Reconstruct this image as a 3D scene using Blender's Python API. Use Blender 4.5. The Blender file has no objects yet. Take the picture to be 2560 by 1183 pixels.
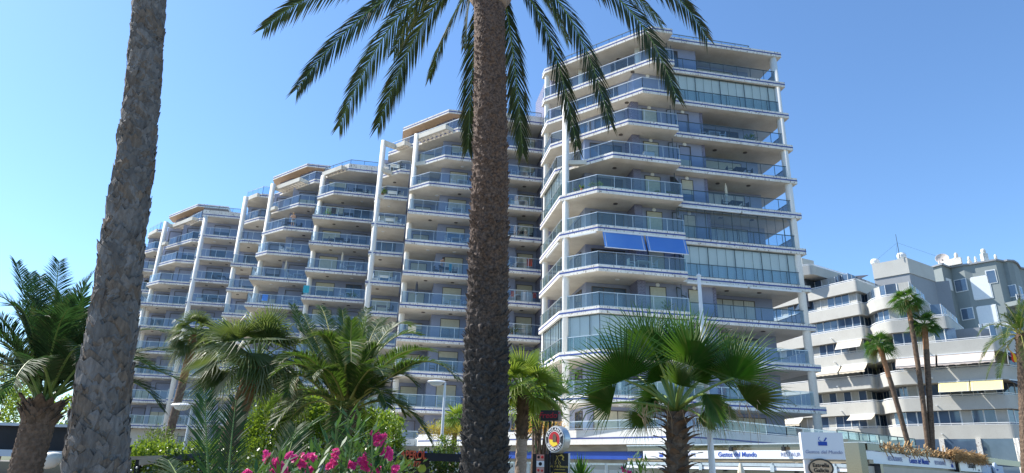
import bpy, bmesh, math, random
from mathutils import Vector, Matrix, noise
random.seed(7)
RAD = math.radians
scene = bpy.context.scene
col = scene.collection
# ------------------------------------------------------------------ camera
FPX, PITCH, ROLL, CAMZ = 1650.0, 0.341, 0.029, 1.6
_R0 = Vector((1, 0, 0)); FWD = Vector((0, math.cos(PITCH), math.sin(PITCH))); _U0 = Vector((0, -math.sin(PITCH), math.cos(PITCH)))
RGT = _R0 * math.cos(ROLL) + _U0 * math.sin(ROLL)
UPV = -_R0 * math.sin(ROLL) + _U0 * math.cos(ROLL)
CAM = Vector((0, 0, CAMZ))
cd = bpy.data.cameras.new('camera'); cam = bpy.data.objects.new('camera', cd); col.objects.link(cam)
cd.sensor_width = 36; cd.lens = FPX / 2560 * 36; cd.clip_end = 3000; cd.clip_start = 0.1
m3 = Matrix((RGT, UPV, -FWD)).transposed()
cam.matrix_world = Matrix.Translation(CAM) @ m3.to_4x4()
scene.camera = cam
def ray(px, py):
    return FWD + RGT * ((px - 1280) / FPX) - UPV * ((py - 591.5) / FPX)
def at(px, py, Y):
    d = ray(px, py); return CAM + d * (Y / d.y)
def atz(px, py, z):
    d = ray(px, py); return CAM + d * ((z - CAMZ) / d.z)
# building frame: u along the facade, v into the block
_A = RAD(10.3); OX, OY = 6.16, 44.55
EU = Vector((math.cos(_A), math.sin(_A), 0)); EV = Vector((-math.sin(_A), math.cos(_A), 0))
def W(u, v, z=0.0):
    return Vector((OX, OY, 0)) + EU * u + EV * v + Vector((0, 0, z))
def W2UV(p):
    q = Vector((p[0] - OX, p[1] - OY, 0)); return q.dot(EU), q.dot(EV)
def ZK(k, off=0.0):
    return 6.53 + (10 - k) * 3.0 + off
# ------------------------------------------------------------------ materials
MATS = {}
def newmat(name):
    m = bpy.data.materials.new(name); m.use_nodes = True; nt = m.node_tree
    for n in list(nt.nodes): nt.nodes.remove(n)
    out = nt.nodes.new('ShaderNodeOutputMaterial'); MATS[name] = m
    return m, nt, out
def nd(nt, t, **kw):
    n = nt.nodes.new(t)
    for k, v in kw.items():
        if k in n.inputs.keys(): n.inputs[k].default_value = v
        else: setattr(n, k, v)
    return n
def c4(c): return (c[0], c[1], c[2], 1)
def ramp(nt, fac, a, b, p0=0.0, p1=1.0):
    r = nt.nodes.new('ShaderNodeValToRGB'); r.color_ramp.elements[0].color = c4(a); r.color_ramp.elements[1].color = c4(b)
    r.color_ramp.elements[0].position = p0; r.color_ramp.elements[1].position = p1
    nt.links.new(fac, r.inputs[0]); return r.outputs[0]
def mixc(nt, fac, a, b, mode='MIX'):
    m = nt.nodes.new('ShaderNodeMix'); m.data_type = 'RGBA'; m.blend_type = mode
    for i, x in ((0, fac), (6, a), (7, b)):
        if hasattr(x, 'is_output'): nt.links.new(x, m.inputs[i])
        else: m.inputs[i].default_value = x if i == 0 else c4(x)
    return m.outputs[2]
def coords(nt, scale=(1, 1, 1), kind='Object'):
    tc = nt.nodes.new('ShaderNodeTexCoord'); mp = nt.nodes.new('ShaderNodeMapping'); mp.inputs['Scale'].default_value = scale
    nt.links.new(tc.outputs[kind], mp.inputs[0]); return mp.outputs[0]
def noise_n(nt, vec, scale, detail=4, rough=.6):
    n = nd(nt, 'ShaderNodeTexNoise', Scale=scale, Detail=detail, Roughness=rough); nt.links.new(vec, n.inputs['Vector']); return n.outputs['Fac']
def simple(name, ca, cb=None, scale=3, rough=.7, bump=0, metallic=0, spec=.4, stretch=(1, 1, 1), coat=0):
    m, nt, out = newmat(name)
    b = nd(nt, 'ShaderNodeBsdfPrincipled', Roughness=rough, Metallic=metallic); b.inputs['Specular IOR Level'].default_value = spec
    nt.links.new(b.outputs[0], out.inputs[0])
    v = coords(nt, stretch); f = noise_n(nt, v, scale)
    nt.links.new(ramp(nt, f, ca, cb or ca, .3, .7), b.inputs['Base Color'])
    if bump:
        bp = nd(nt, 'ShaderNodeBump', Strength=bump, Distance=.02); nt.links.new(noise_n(nt, v, scale * 6), bp.inputs['Height']); nt.links.new(bp.outputs[0], b.inputs['Normal'])
    return m
def plaster(name, base, dirt, amount=.35, joints=True, streak=.5):
    # tiled and painted render with rain streaks, rust runs and faint joints
    m, nt, out = newmat(name)
    b = nd(nt, 'ShaderNodeBsdfPrincipled', Roughness=.75); nt.links.new(b.outputs[0], out.inputs[0])
    v = coords(nt); big = noise_n(nt, v, .6, 5); fine = noise_n(nt, v, 9, 5)
    vs = coords(nt, (3.5, 3.5, .5)); st = noise_n(nt, vs, 2.2, 5, .7)
    c = mixc(nt, ramp(nt, big, (0, 0, 0), (amount,) * 3, .4, .75), base, dirt)
    c = mixc(nt, ramp(nt, st, (0, 0, 0), (streak,) * 3, .58, .75), c, (dirt[0] * .75, dirt[1] * .62, dirt[2] * .5))
    c = mixc(nt, ramp(nt, fine, (0, 0, 0), (.14,) * 3, .45, .7), c, (dirt[0] * .6, dirt[1] * .6, dirt[2] * .6))
    if joints:   # short dark drip marks
        vd = coords(nt, (2.2, 2.2, .9)); dr = noise_n(nt, vd, 5.5, 2, .4)
        c = mixc(nt, ramp(nt, dr, (0, 0, 0), (.8, .8, .8), .60, .66), c, (.16, .11, .075))
    if joints:
        geo = nt.nodes.new('ShaderNodeTexCoord')
        rot = nd(nt, 'ShaderNodeMapping'); rot.inputs['Rotation'].default_value = (0, 0, -_A)
        nt.links.new(geo.outputs['Object'], rot.inputs[0])
        sx = nt.nodes.new('ShaderNodeSeparateXYZ'); nt.links.new(rot.outputs[0], sx.inputs[0])
        ad = nd(nt, 'ShaderNodeMath', operation='SUBTRACT'); nt.links.new(sx.outputs[0], ad.inputs[0]); nt.links.new(sx.outputs[1], ad.inputs[1])
        fr = nd(nt, 'ShaderNodeMath', operation='PINGPONG'); nt.links.new(ad.outputs[0], fr.inputs[0]); fr.inputs[1].default_value = .25
        lt = nd(nt, 'ShaderNodeMath', operation='LESS_THAN'); nt.links.new(fr.outputs[0], lt.inputs[0]); lt.inputs[1].default_value = .012
        ml = nd(nt, 'ShaderNodeMath', operation='MULTIPLY'); nt.links.new(lt.outputs[0], ml.inputs[0]); ml.inputs[1].default_value = .3
        c = mixc(nt, ml.outputs[0], c, (dirt[0] * .5, dirt[1] * .5, dirt[2] * .5))
    nt.links.new(c, b.inputs['Base Color'])
    bp = nd(nt, 'ShaderNodeBump', Strength=.15, Distance=.01); nt.links.new(fine, bp.inputs['Height']); nt.links.new(bp.outputs[0], b.inputs['Normal'])
    return m
def glassmat(name, tint, refl=.12, dirt=.0, dcol=(.5, .6, .6)):
    m, nt, out = newmat(name)
    tr = nd(nt, 'ShaderNodeBsdfTransparent'); tr.inputs[0].default_value = c4(tint)
    gl = nd(nt, 'ShaderNodeBsdfGlossy', Roughness=.03); gl.inputs[0].default_value = (.95, .97, 1, 1)
    lw = nd(nt, 'ShaderNodeFresnel', IOR=1.5)
    ad = nd(nt, 'ShaderNodeMath', operation='MULTIPLY_ADD'); nt.links.new(lw.outputs[0], ad.inputs[0]); ad.inputs[1].default_value = .9; ad.inputs[2].default_value = refl; ad.use_clamp = True
    mx = nt.nodes.new('ShaderNodeMixShader'); nt.links.new(ad.outputs[0], mx.inputs[0]); nt.links.new(tr.outputs[0], mx.inputs[1]); nt.links.new(gl.outputs[0], mx.inputs[2])
    df = nd(nt, 'ShaderNodeBsdfDiffuse'); df.inputs[0].default_value = c4(dcol)
    m2 = nt.nodes.new('ShaderNodeMixShader'); m2.inputs[0].default_value = dirt
    nt.links.new(mx.outputs[0], m2.inputs[1]); nt.links.new(df.outputs[0], m2.inputs[2]); nt.links.new(m2.outputs[0], out.inputs[0])
    return m
def leafmat(name, a, b, trans=.45, tcol=None, tip=None, scale=1.2, rough=.45):
    m, nt, out = newmat(name)
    v = coords(nt); f = noise_n(nt, v, scale, 4)
    base = ramp(nt, f, a, b, .3, .7)
    at_ = nt.nodes.new('ShaderNodeAttribute'); at_.attribute_name = 'tip'
    c = mixc(nt, at_.outputs['Fac'], base, tip or (.16, .11, .04))
    p = nd(nt, 'ShaderNodeBsdfPrincipled', Roughness=rough); p.inputs['Specular IOR Level'].default_value = .28
    nt.links.new(c, p.inputs['Base Color'])
    t = nt.nodes.new('ShaderNodeBsdfTranslucent')
    tc = mixc(nt, .5, c, tcol or (b[0] * 2.2, b[1] * 2.0, b[2] * .6)); nt.links.new(tc, t.inputs[0])
    mx = nt.nodes.new('ShaderNodeMixShader'); mx.inputs[0].default_value = trans
    nt.links.new(p.outputs[0], mx.inputs[1]); nt.links.new(t.outputs[0], mx.inputs[2]); nt.links.new(mx.outputs[0], out.inputs[0])
    return m
plaster('white_plaster', (.84, .81, .74), (.46, .41, .34), .55, True, .5)
plaster('podium_plaster', (.84, .82, .76), (.6, .55, .47), .3, False, .25)
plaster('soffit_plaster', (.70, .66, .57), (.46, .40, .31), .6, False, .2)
plaster('column_plaster', (.84, .81, .75), (.55, .52, .47), .2, False, .12)
plaster('lilac_plaster', (.29, .325, .45), (.20, .215, .30), .4, False, .15)
plaster('grey_render', (.53, .52, .47), (.40, .385, .34), .4, False, .2)
plaster('dark_grey_render', (.30, .32, .34), (.22, .23, .24), .3, False, .1)
plaster('green_grey_render', (.25, .285, .28), (.19, .21, .2), .3, False, .15)
plaster('beige_render', (.58, .56, .50), (.4, .38, .33), .4, False, .2)
simple('stripe_tile', (.045, .07, .24), (.07, .10, .32), 6, .3)
simple('aluminium', (.62, .66, .67), (.5, .53, .54), 8, .35, 0, .6)
simple('dark_metal', (.06, .085, .09), (.09, .12, .125), 8, .4, 0, .3)
simple('white_metal', (.80, .81, .80), (.7, .71, .7), 5, .4)
simple('cream_shutter', (.62, .58, .44), (.54, .5, .37), 4, .6)
simple('dark_frame', (.09, .08, .07), (.13, .11, .09), 6, .5)
simple('pale_blind', (.84, .85, .80), (.88, .89, .85), 1.2, .7)
simple('window_blind', (.42, .42, .38), (.52, .51, .46), 1.2, .7)
simple('curtain', (.42, .42, .38), (.62, .6, .54), 5, .9, stretch=(6, 6, .2))
simple('wood_soffit', (.36, .25, .16), (.45, .32, .21), 3, .6)
simple('cream_fabric', (.72, .64, .49), (.64, .56, .42), 3, .8, stretch=(4, 4, 1))
simple('yellow_fabric', (.80, .66, .26), (.84, .73, .38), 6, .8, stretch=(3, 3, 1))
simple('pink_fabric', (.62, .52, .46), (.7, .6, .52), 3, .8)
simple('dark_fabric', (.05, .055, .07), (.09, .095, .11), 3, .8)
simple('white_plastic', (.78, .80, .80), (.72, .74, .74), 4, .4)
simple('paving', (.22, .19, .15), (.16, .14, .11), .4, .85)
simple('soil', (.14, .10, .06), (.2, .15, .09), 2, .95)
simple('terracotta', (.45, .18, .09), (.35, .13, .07), 5, .7)
simple('window_dark', (.035, .045, .06), (.06, .07, .085), .8, .06, spec=.9)
simple('window_sky', (.06, .10, .16), (.10, .15, .22), .7, .04, spec=1.0)
m, nt, out = newmat('blue_brick')
b = nd(nt, 'ShaderNodeBsdfPrincipled', Roughness=.5); nt.links.new(b.outputs[0], out.inputs[0])
br = nt.nodes.new('ShaderNodeTexBrick'); br.inputs['Color1'].default_value = (.13, .13, .22, 1); br.inputs['Color2'].default_value = (.09, .09, .16, 1); br.inputs['Mortar'].default_value = (.32, .32, .38, 1)
br.inputs['Scale'].default_value = 1.0; br.inputs['Brick Width'].default_value = .26; br.inputs['Row Height'].default_value = .11; br.inputs['Mortar Size'].default_value = .012
tc = nt.nodes.new('ShaderNodeTexCoord'); sp = nt.nodes.new('ShaderNodeSeparateXYZ'); nt.links.new(tc.outputs['Object'], sp.inputs[0])
ad = nd(nt, 'ShaderNodeMath', operation='ADD'); nt.links.new(sp.outputs[0], ad.inputs[0]); nt.links.new(sp.outputs[1], ad.inputs[1])
cb = nt.nodes.new('ShaderNodeCombineXYZ'); nt.links.new(ad.outputs[0], cb.inputs[0]); nt.links.new(sp.outputs[2], cb.inputs[1]); nt.links.new(cb.outputs[0], br.inputs['Vector'])
nt.links.new(br.outputs['Color'], b.inputs['Base Color'])
glassmat('rail_glass', (.66, .79, .89), .035, .02, (.3, .5, .62))
glassmat('rail_glass_green', (.58, .74, .74), .045, .06, (.5, .62, .56))
glassmat('clear_glass', (.90, .95, .96), .03, .03, (.6, .68, .68))
glassmat('smoked_glass', (.28, .25, .20), .12, .4, (.16, .13, .085))
leafmat('blue_fabric', (.12, .32, .92), (.16, .38, .95), .5, (.2, .5, 1.0), tip=(.03, .14, .7), scale=.8, rough=.8)
# ------------------------------------------------------------------ mesh builder
class MB:
    def __init__(s): s.v = []; s.f = []; s.m = []; s.t = []; s.cur = 0; s.tip = 0.0
    def vert(s, p, tip=None):
        s.v.append((p[0], p[1], p[2])); s.t.append(s.tip if tip is None else tip); return len(s.v) - 1
    def face(s, ids): s.f.append(tuple(ids)); s.m.append(s.cur)
    def poly(s, pts): s.face([s.vert(p) for p in pts])
    def prism(s, base, z0, z1, frame=True):
        # base: list of (u,v) in facade frame (frame=True) or world xy
        n = len(base); area = sum(base[i][0] * base[(i + 1) % n][1] - base[(i + 1) % n][0] * base[i][1] for i in range(n))
        if area < 0: base = base[::-1]
        P = (lambda p, z: W(p[0], p[1], z)) if frame else (lambda p, z: Vector((p[0], p[1], z)))
        lo = [s.vert(P(p, z0)) for p in base]; hi = [s.vert(P(p, z1)) for p in base]
        s.face(lo[::-1]); s.face(hi)
        for i in range(n): j = (i + 1) % n; s.face((lo[i], lo[j], hi[j], hi[i]))
    def box(s, c, sx, sy, sz, ax=None, ay=None, az=None):
        c = Vector(c); ax = (ax or Vector((1, 0, 0))) * sx / 2; ay = (ay or Vector((0, 1, 0))) * sy / 2; az = (az or Vector((0, 0, 1))) * sz / 2
        ids = [s.vert(c + ax * a + ay * b_ + az * d) for d in (-1, 1) for a, b_ in ((-1, -1), (1, -1), (1, 1), (-1, 1))]
        s.face(ids[3::-1]); s.face(ids[4:])
        for i in range(4): j = (i + 1) % 4; s.face((ids[i], ids[j], ids[4 + j], ids[4 + i]))
    def ubox(s, u0, u1, v0, v1, z0, z1): s.prism([(u0, v0), (u1, v0), (u1, v1), (u0, v1)], z0, z1)
    def beam(s, a, b, w, h, up=Vector((0, 0, 1))):
        a = Vector(a); b = Vector(b); d = b - a; L = d.length
        if L < 1e-6: return
        d.normalize(); side = d.cross(up)
        if side.length < 1e-4: side = Vector((1, 0, 0))
        side.normalize(); u2 = side.cross(d)
        s.box((a + b) / 2, L, w, h, d, side, u2)
    def tube(s, pts, rad, n=8, caps=True, jitter=0):
        pts = [Vector(p) for p in pts]; rings = []
        if not hasattr(rad, '__len__'): rad = [rad] * len(pts)
        ref = None
        for i, p in enumerate(pts):
            d = (pts[min(i + 1, len(pts) - 1)] - pts[max(i - 1, 0)]).normalized()
            if ref is None: ref = d.orthogonal().normalized()
            ref = (ref - d * ref.dot(d)).normalized(); o = d.cross(ref)
            rings.append([s.vert(p + (ref * math.cos(2 * math.pi * k / n) + o * math.sin(2 * math.pi * k / n)) * rad[i] * (1 + jitter * random.uniform(-1, 1))) for k in range(n)])
        for a, b_ in zip(rings, rings[1:]):
            for k in range(n): s.face((a[k], a[(k + 1) % n], b_[(k + 1) % n], b_[k]))
        if caps: s.face(rings[0][::-1]); s.face(rings[-1])
    def lathe(s, c, prof, n=16, ax=Vector((0, 0, 1)), ex=Vector((1, 0, 0))):
        c = Vector(c); ey = ax.cross(ex)
        rings = [[s.vert(c + ax * z + (ex * math.cos(2 * math.pi * k / n) + ey * math.sin(2 * math.pi * k / n)) * max(r, 1e-4)) for k in range(n)] for r, z in prof]
        for a, b_ in zip(rings, rings[1:]):
            for k in range(n): s.face((a[k], a[(k + 1) % n], b_[(k + 1) % n], b_[k]))
        s.face(rings[0][::-1]); s.face(rings[-1])
    def build(s, name, mats, parent=None, smooth=False, tips=False):
        me = bpy.data.meshes.new(name); me.from_pydata(s.v, [], s.f)
        if isinstance(mats, str): mats = [mats]
        for x in mats: me.materials.append(MATS[x])
        if len(mats) > 1: me.polygons.foreach_set('material_index', s.m)
        if smooth: me.polygons.foreach_set('use_smooth', [True] * len(s.f))
        if tips:
            a = me.attributes.new('tip', 'FLOAT', 'POINT'); a.data.foreach_set('value', s.t)
        me.update()
        o = bpy.data.objects.new(name, me); col.objects.link(o)
        if parent: setpar(o, parent)
        return o
def setpar(o, parent):
    o.parent = parent
    if parent.get('_local'): return
    o.matrix_parent_inverse = Matrix.Translation(-wloc(parent))
def wloc(o):
    p = Vector(o.location)
    return p
def tag(o, label, cat, group=None, kind=None):
    if label: o['label'] = label
    if cat: o['category'] = cat
    if group: o['group'] = group
    if kind: o['kind'] = kind
    return o
def thing(name, label, cat, loc=(0, 0, 0), group=None):
    o = bpy.data.objects.new(name, None); col.objects.link(o); o.location = loc; o.empty_display_size = .2
    return tag(o, label, cat, group)
def struct(o): o['kind'] = 'structure'; return o
def copy_tree(o, parent=None):
    c = o.copy(); col.objects.link(c)
    if parent: c.parent = parent
    for ch in list(o.children): copy_tree(ch, c)
    return c
def offset(path, d):
    # offsets an open (u,v) polyline to its left by d
    out = []; n = len(path)
    for i in range(n):
        ds = []
        if i > 0: ds.append((path[i][0] - path[i - 1][0], path[i][1] - path[i - 1][1]))
        if i < n - 1: ds.append((path[i + 1][0] - path[i][0], path[i + 1][1] - path[i][1]))
        ns = []
        for x, y in ds: L = math.hypot(x, y); ns.append((-y / L, x / L))
        nx = sum(a for a, _ in ns) / len(ns); ny = sum(b for _, b in ns) / len(ns); q = nx * nx + ny * ny
        out.append((path[i][0] + nx / q * d, path[i][1] + ny / q * d))
    return out
# ------------------------------------------------------------------ apartment building
BLD = thing('apartment_building', 'long white stepped apartment building with blue-striped slabs, glass balconies and a tall tower', 'apartment building', W(0, 6, 0))
stuffw = {}
def stripe(path, ztop, parent, drop=.165, h=.115):
    mb = MB(); p2 = offset(path, -.006)
    for a, b in zip(p2, p2[1:]): mb.poly([W(*a, ztop - drop - h), W(*b, ztop - drop - h), W(*b, ztop - drop), W(*a, ztop - drop)])
    return mb.build('blue_stripe', 'stripe_tile', parent)
def railing(path, z, parent, inset=.14, metal='aluminium', glass='rail_glass', h=1.02, step=1.25, name='glass_railing'):
    pp = offset(path, inset); mb = MB(); fr = MB()
    for a, b in zip(pp, pp[1:]):
        L = math.hypot(b[0] - a[0], b[1] - a[1])
        if L < .1: continue
        mb.poly([W(*a, z + .07), W(*b, z + .07), W(*b, z + h - .03), W(*a, z + h - .03)])
        fr.beam(W(*a, z + h), W(*b, z + h), .055, .045); fr.beam(W(*a, z + .06), W(*b, z + .06), .03, .03)
        n = max(1, round(L / step))
        for i in range(n + 1):
            t = i / n; q = (a[0] + (b[0] - a[0]) * t, a[1] + (b[1] - a[1]) * t)
            fr.beam(W(*q, z), W(*q, z + h), .035, .035)
    g = mb.build(name, glass, parent); fr.build('handrail', metal, parent)
    return g
def balcony(front, rear, k, off=0., rail=True, th=.49, metal='aluminium', glass='rail_glass', railpath=None, lamps=(), ztop=None, raise_=0, name='balcony'):
    z = ZK(k, off) if ztop is None else ztop
    mb = MB(); mb.prism(list(front) + list(rear), z - th, z + raise_)
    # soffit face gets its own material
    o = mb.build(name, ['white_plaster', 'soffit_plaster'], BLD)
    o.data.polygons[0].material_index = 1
    stripe(front, z, o)
    if rail: railing(railpath or front, z + raise_, o, metal=metal, glass=glass)
    for u, v in lamps:
        lm = MB(); lm.lathe(W(u, v, z - th - .06), [(.10, 0), (.17, .015), (.17, .06)], 12); lm.build('ceiling_lamp', 'dark_frame' if random.random() < .75 else 'white_plastic', o)
    return o
def body(poly, z0, z1, mat='lilac_plaster', name='wall'):
    mb = MB(); mb.prism(poly, z0, z1); return mb.build(name, mat, BLD)
WINS = []
def window(a, b, z0, z1, kind='dark', parent=None, shut=0.0, panes=2, n_out=None, size=1.0):
    WINS.append((a, b, z0, z1, kind, shut, panes, n_out))
def make_window(par, a, b, z0, z1, kind, shut, panes, stuffmb=None):
    A = Vector((a[0], a[1])); B = Vector((b[0], b[1])); d = (B - A); L = d.length; d.normalize(); n = Vector((d.y, -d.x))  # outwards: right of a->b
    def P(s_, o, z): q = A + d * s_ + n * o; return W(q.x, q.y, z)
    g = MB() if stuffmb is None else stuffmb[0]
    zs = z1 - (z1 - z0) * shut
    if zs > z0 + .05: g.poly([P(0, .02, z0), P(L, .02, z0), P(L, .02, zs), P(0, .02, zs)])
    fr = MB() if stuffmb is None else stuffmb[1]
    def bar(s0, s1, za, zb, o=.05):
        fr.box((P(s0, 0, za) + P(s1, 0, zb)) / 2 + (P(0, o / 2, 0) - P(0, 0, 0)), abs(s1 - s0), o, abs(zb - za), EU * d.x + EV * d.y, EU * n.x + EV * n.y)
    w = .05
    bar(-w, 0, z0, z1 + w, .07); bar(L, L + w, z0, z1 + w, .07); bar(0, L, z1, z1 + w, .07)
    for i in range(1, panes):
        bar(L * i / panes - w / 2, L * i / panes + w / 2, z0, zs)
    gm = {'dark': 'window_dark', 'sky': 'window_sky', 'cur': 'curtain', 'blind': 'pale_blind'}[kind]
    if stuffmb is not None: return
    o = g.build('window', gm, par) if g.f else None
    if o is None:
        o = fr.build('window', 'dark_frame', par)
    else: fr.build('frame', 'dark_frame' if kind != 'blind' else 'aluminium', o)
    if shut > 0.02:
        sm = MB(); nn = max(2, int((z1 - zs) / .12))
        for i in range(nn):
            a0 = zs + (z1 - zs) * i / nn; a1 = zs + (z1 - zs) * (i + 1) / nn
            sm.poly([P(.0, .055, a0), P(L, .055, a0), P(L, .035, a1), P(0, .035, a1)])
        sm.poly([P(0, 0.02, zs), P(L, 0.02, zs), P(L, .055, zs), P(0, .055, zs)])
        sm.build('roller_shutter', 'cream_shutter', o)
    return o
def glazing(path, z0, z1, parent, mat='pale_blind', step=.75, inset=.22, tall=True):
    pp = offset(path, inset); mb = MB(); fr = MB(); bl = MB()
    pb = offset(path, inset + .12)
    for (a, b), (c, d) in zip(zip(pp, pp[1:]), zip(pb, pb[1:])):
        L = math.hypot(b[0] - a[0], b[1] - a[1]); n = max(1, round(L / step))
        mb.poly([W(*a, z0), W(*b, z0), W(*b, z1), W(*a, z1)])
        if mat: bl.poly([W(*c, z0), W(*d, z0), W(*d, z1 - .05), W(*c, z1 - .05)])
        for i in range(n + 1):
            t = i / n; q = (a[0] + (b[0] - a[0]) * t, a[1] + (b[1] - a[1]) * t); w = .05 if i % 3 == 0 else .02
            fr.beam(W(*q, z0), W(*q, z1), w, w)
        fr.beam(W(*a, z1 - .03), W(*b, z1 - .03), .05, .06)
    g = mb.build('glass_enclosure', 'clear_glass', parent); fr.build('frame', 'dark_metal', g)
    if mat: bl.build('blind', mat, g)
def column(u, v, z0, z1, r=.27, name='column'):
    mb = MB(); mb.lathe(W(u, v, z0), [(r, 0), (r, z1 - z0)], 20); o = mb.build(name, 'column_plaster', BLD)
    for p in o.data.polygons: p.use_smooth = len(p.vertices) == 4
    return o
# ---- tower
def tl_front(k):
    s = max(0, min(5 - k, 4))
    p2 = {0: 5.0, 1: 3.9 + 1.1}.get(k, 1.3 * s if s else 0.0)
    p1 = {0: 8.0, 1: 8.0}.get(k, 2.4 + {0: 0, 1: 1.5, 2: 3.1, 3: 4.45}[min(s, 3)])
    return [(-2.22, 8.95), (-2.22, p1), (p2, 0.0), (6.75, 0.0)]
for k in range(0, 11):
    fr = tl_front(k)
    balcony(fr, [(6.75, 2.4), (4.0, 4.5), (1.0, 9.2)], k, rail=(k > 0), glass='rail_glass_green' if k > 4 else 'rail_glass', lamps=[(2.0 + .6 * max(0, 4 - k), 1.7)] if k else [(3.6, 4.4)],
            railpath=fr)
    o = balcony([(6.77, .95), (17.2, .95), (17.2, 13.0)], [(15.0, 13.0), (9.0, 4.5), (6.77, 4.5)], k, rail=(k > 0), metal='dark_metal' if k < 9 else 'aluminium',
                railpath=[(6.8, .95), (16.75, .95), (16.75, 12.8)], lamps=[(11, 2.4), (13.6, 2.2)] if k in (3, 4, 5, 7, 8) else ())
# roof rails
rb = MB(); rb.prism([(-1.2, 9.5), (6.2, 1.8), (15.2, 2.2), (15.2, 13)], ZK(0) - .3, ZK(0) + .03); roofd = rb.build('roof_deck', 'soffit_plaster', BLD)
railing([(-1.9, 8.1), (4.9, .55)], ZK(0), roofd, inset=.15, metal='dark_metal', h=.75)
railing([(6.9, 1.7), (14.9, 1.8), (14.9, 6)], ZK(0), roofd, inset=.1, metal='dark_metal', h=.95)
# tower walls, one body per storey group so the upper rooms step back with their terraces
def cutwall(k):
    fr = tl_front(k); (u1, v1), (u2, v2) = fr[1], fr[2]; dx, dy = u2 - u1, v2 - v1; L = math.hypot(dx, dy); nx, ny = -dy / L, dx / L
    if k >= 4: return [(0, 9.4), (0, 3.1), (3.47, 3.1)]
    d = 1.95; pu, pv = u1 + nx * d, v1 + ny * d
    # intersections of the offset line with u=0 and with v=3.1 (or 1.8)
    def onv(v): t = (v - pv) / dy; return (pu + dx * t, v)
    def onu(u): t = (u - pu) / dx; return (u, pv + dy * t)
    if onv(3.1)[0] < 3.4: return [(0, 9.4), onu(0) if onu(0)[1] < 9.3 else (0, 9.35), onv(3.1), (3.47, 3.1)]
    return [(-.3, 9.4), onv(9.3) if onv(9.3)[0] > -.3 else onu(-.25), onv(1.85), (6.0, 1.8)] if k < 2 else [(0, 9.4), onu(0), onv(3.1), (3.9, 3.1)]
for k0, k1 in ((11, 4), (3, 3), (2, 2), (1, 1)):
    z0 = ZK(k0) if k0 < 11 else 0.2; z1 = ZK(k1 - 1) - .3
    if k0 == 11: z1 = ZK(3) - .3
    w = cutwall(k0 if k0 < 11 else 5)
    poly = w + ([(4.1, 1.82)] if k0 > 1 else []) + [(9.6, 1.82), (9.6, 3.75), (15.6, 3.75), (15.6, 14), (-1.2, 14), (-1.2, 9.4)]
    if k0 > 1: poly = w[:-1] + [(w[-1][0], 3.1), (w[-1][0], 1.84), (9.6, 1.84), (9.6, 3.75), (15.6, 3.75), (15.6, 14), (-1.2, 14), (-1.2, 9.4)]
    body(poly, z0, z1)
for q_ in ((3.45, 4.06, 1.45, 3.4, .2, ZK(2) - .49), (9.56, 9.8, 1.8, 3.9, .2, ZK(2) - .49), (-1.25, -.9, 9.3, 16, .2, ZK(0) + 1.2)):
    mb = MB(); mb.ubox(*q_); mb.build('brick_pier', 'blue_brick', BLD)
column(-1.75, 2.32, 3.0, ZK(2) - .75 , .26); column(16.6, 1.3, 1.9, ZK(0) - .49, .29)
mb = MB(); mb.lathe(W(-1.85, 8.4, .2), [(.24, 0), (.24, ZK(0) - .49 - .2)], 18); mb.build('column', 'column_plaster', BLD, smooth=False)
# half-round pilasters of the two top storeys
for (u, v) in ((5.0, 2.9), (1.2, 7.1)):
    column(u - .35, v - .3, ZK(2), ZK(0) - .49, .22)
# bracket beams that tie the freestanding column to the stepped slabs
mb = MB()
mb.beam(W(-1.75, 2.32, ZK(4) - .25), W(-.2, 1.9, ZK(4) - .25), .4, .35); mb.build('bracket_beam', 'soffit_plaster', BLD)
for k in range(1, 11):
    pm = MB(); z = ZK(k)
    for (v0, v1, h) in ((.25, .95, 1.5), (1.0, 1.75, 2.3)):
        pm.beam(W(6.62, v0, z), W(6.62, v0, z + h), .05, .05); pm.beam(W(6.62, v1, z), W(6.62, v1, z + h), .05, .05)
        pm.beam(W(6.62, v0, z + h - .35), W(6.62, v1, z + h), .05, .05)
    p = pm.build('partition_screen', 'dark_metal', BLD)
    gm = MB(); gm.poly([W(6.62, .25, z + .1), W(6.62, 1.75, z + .1), W(6.62, 1.75, z + 2.3), W(6.62, 1.0, z + 1.95), W(6.62, .25, z + 1.15)]); gm.build('pane', 'rail_glass_green' if k != 5 else 'dark_fabric', p)
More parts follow.
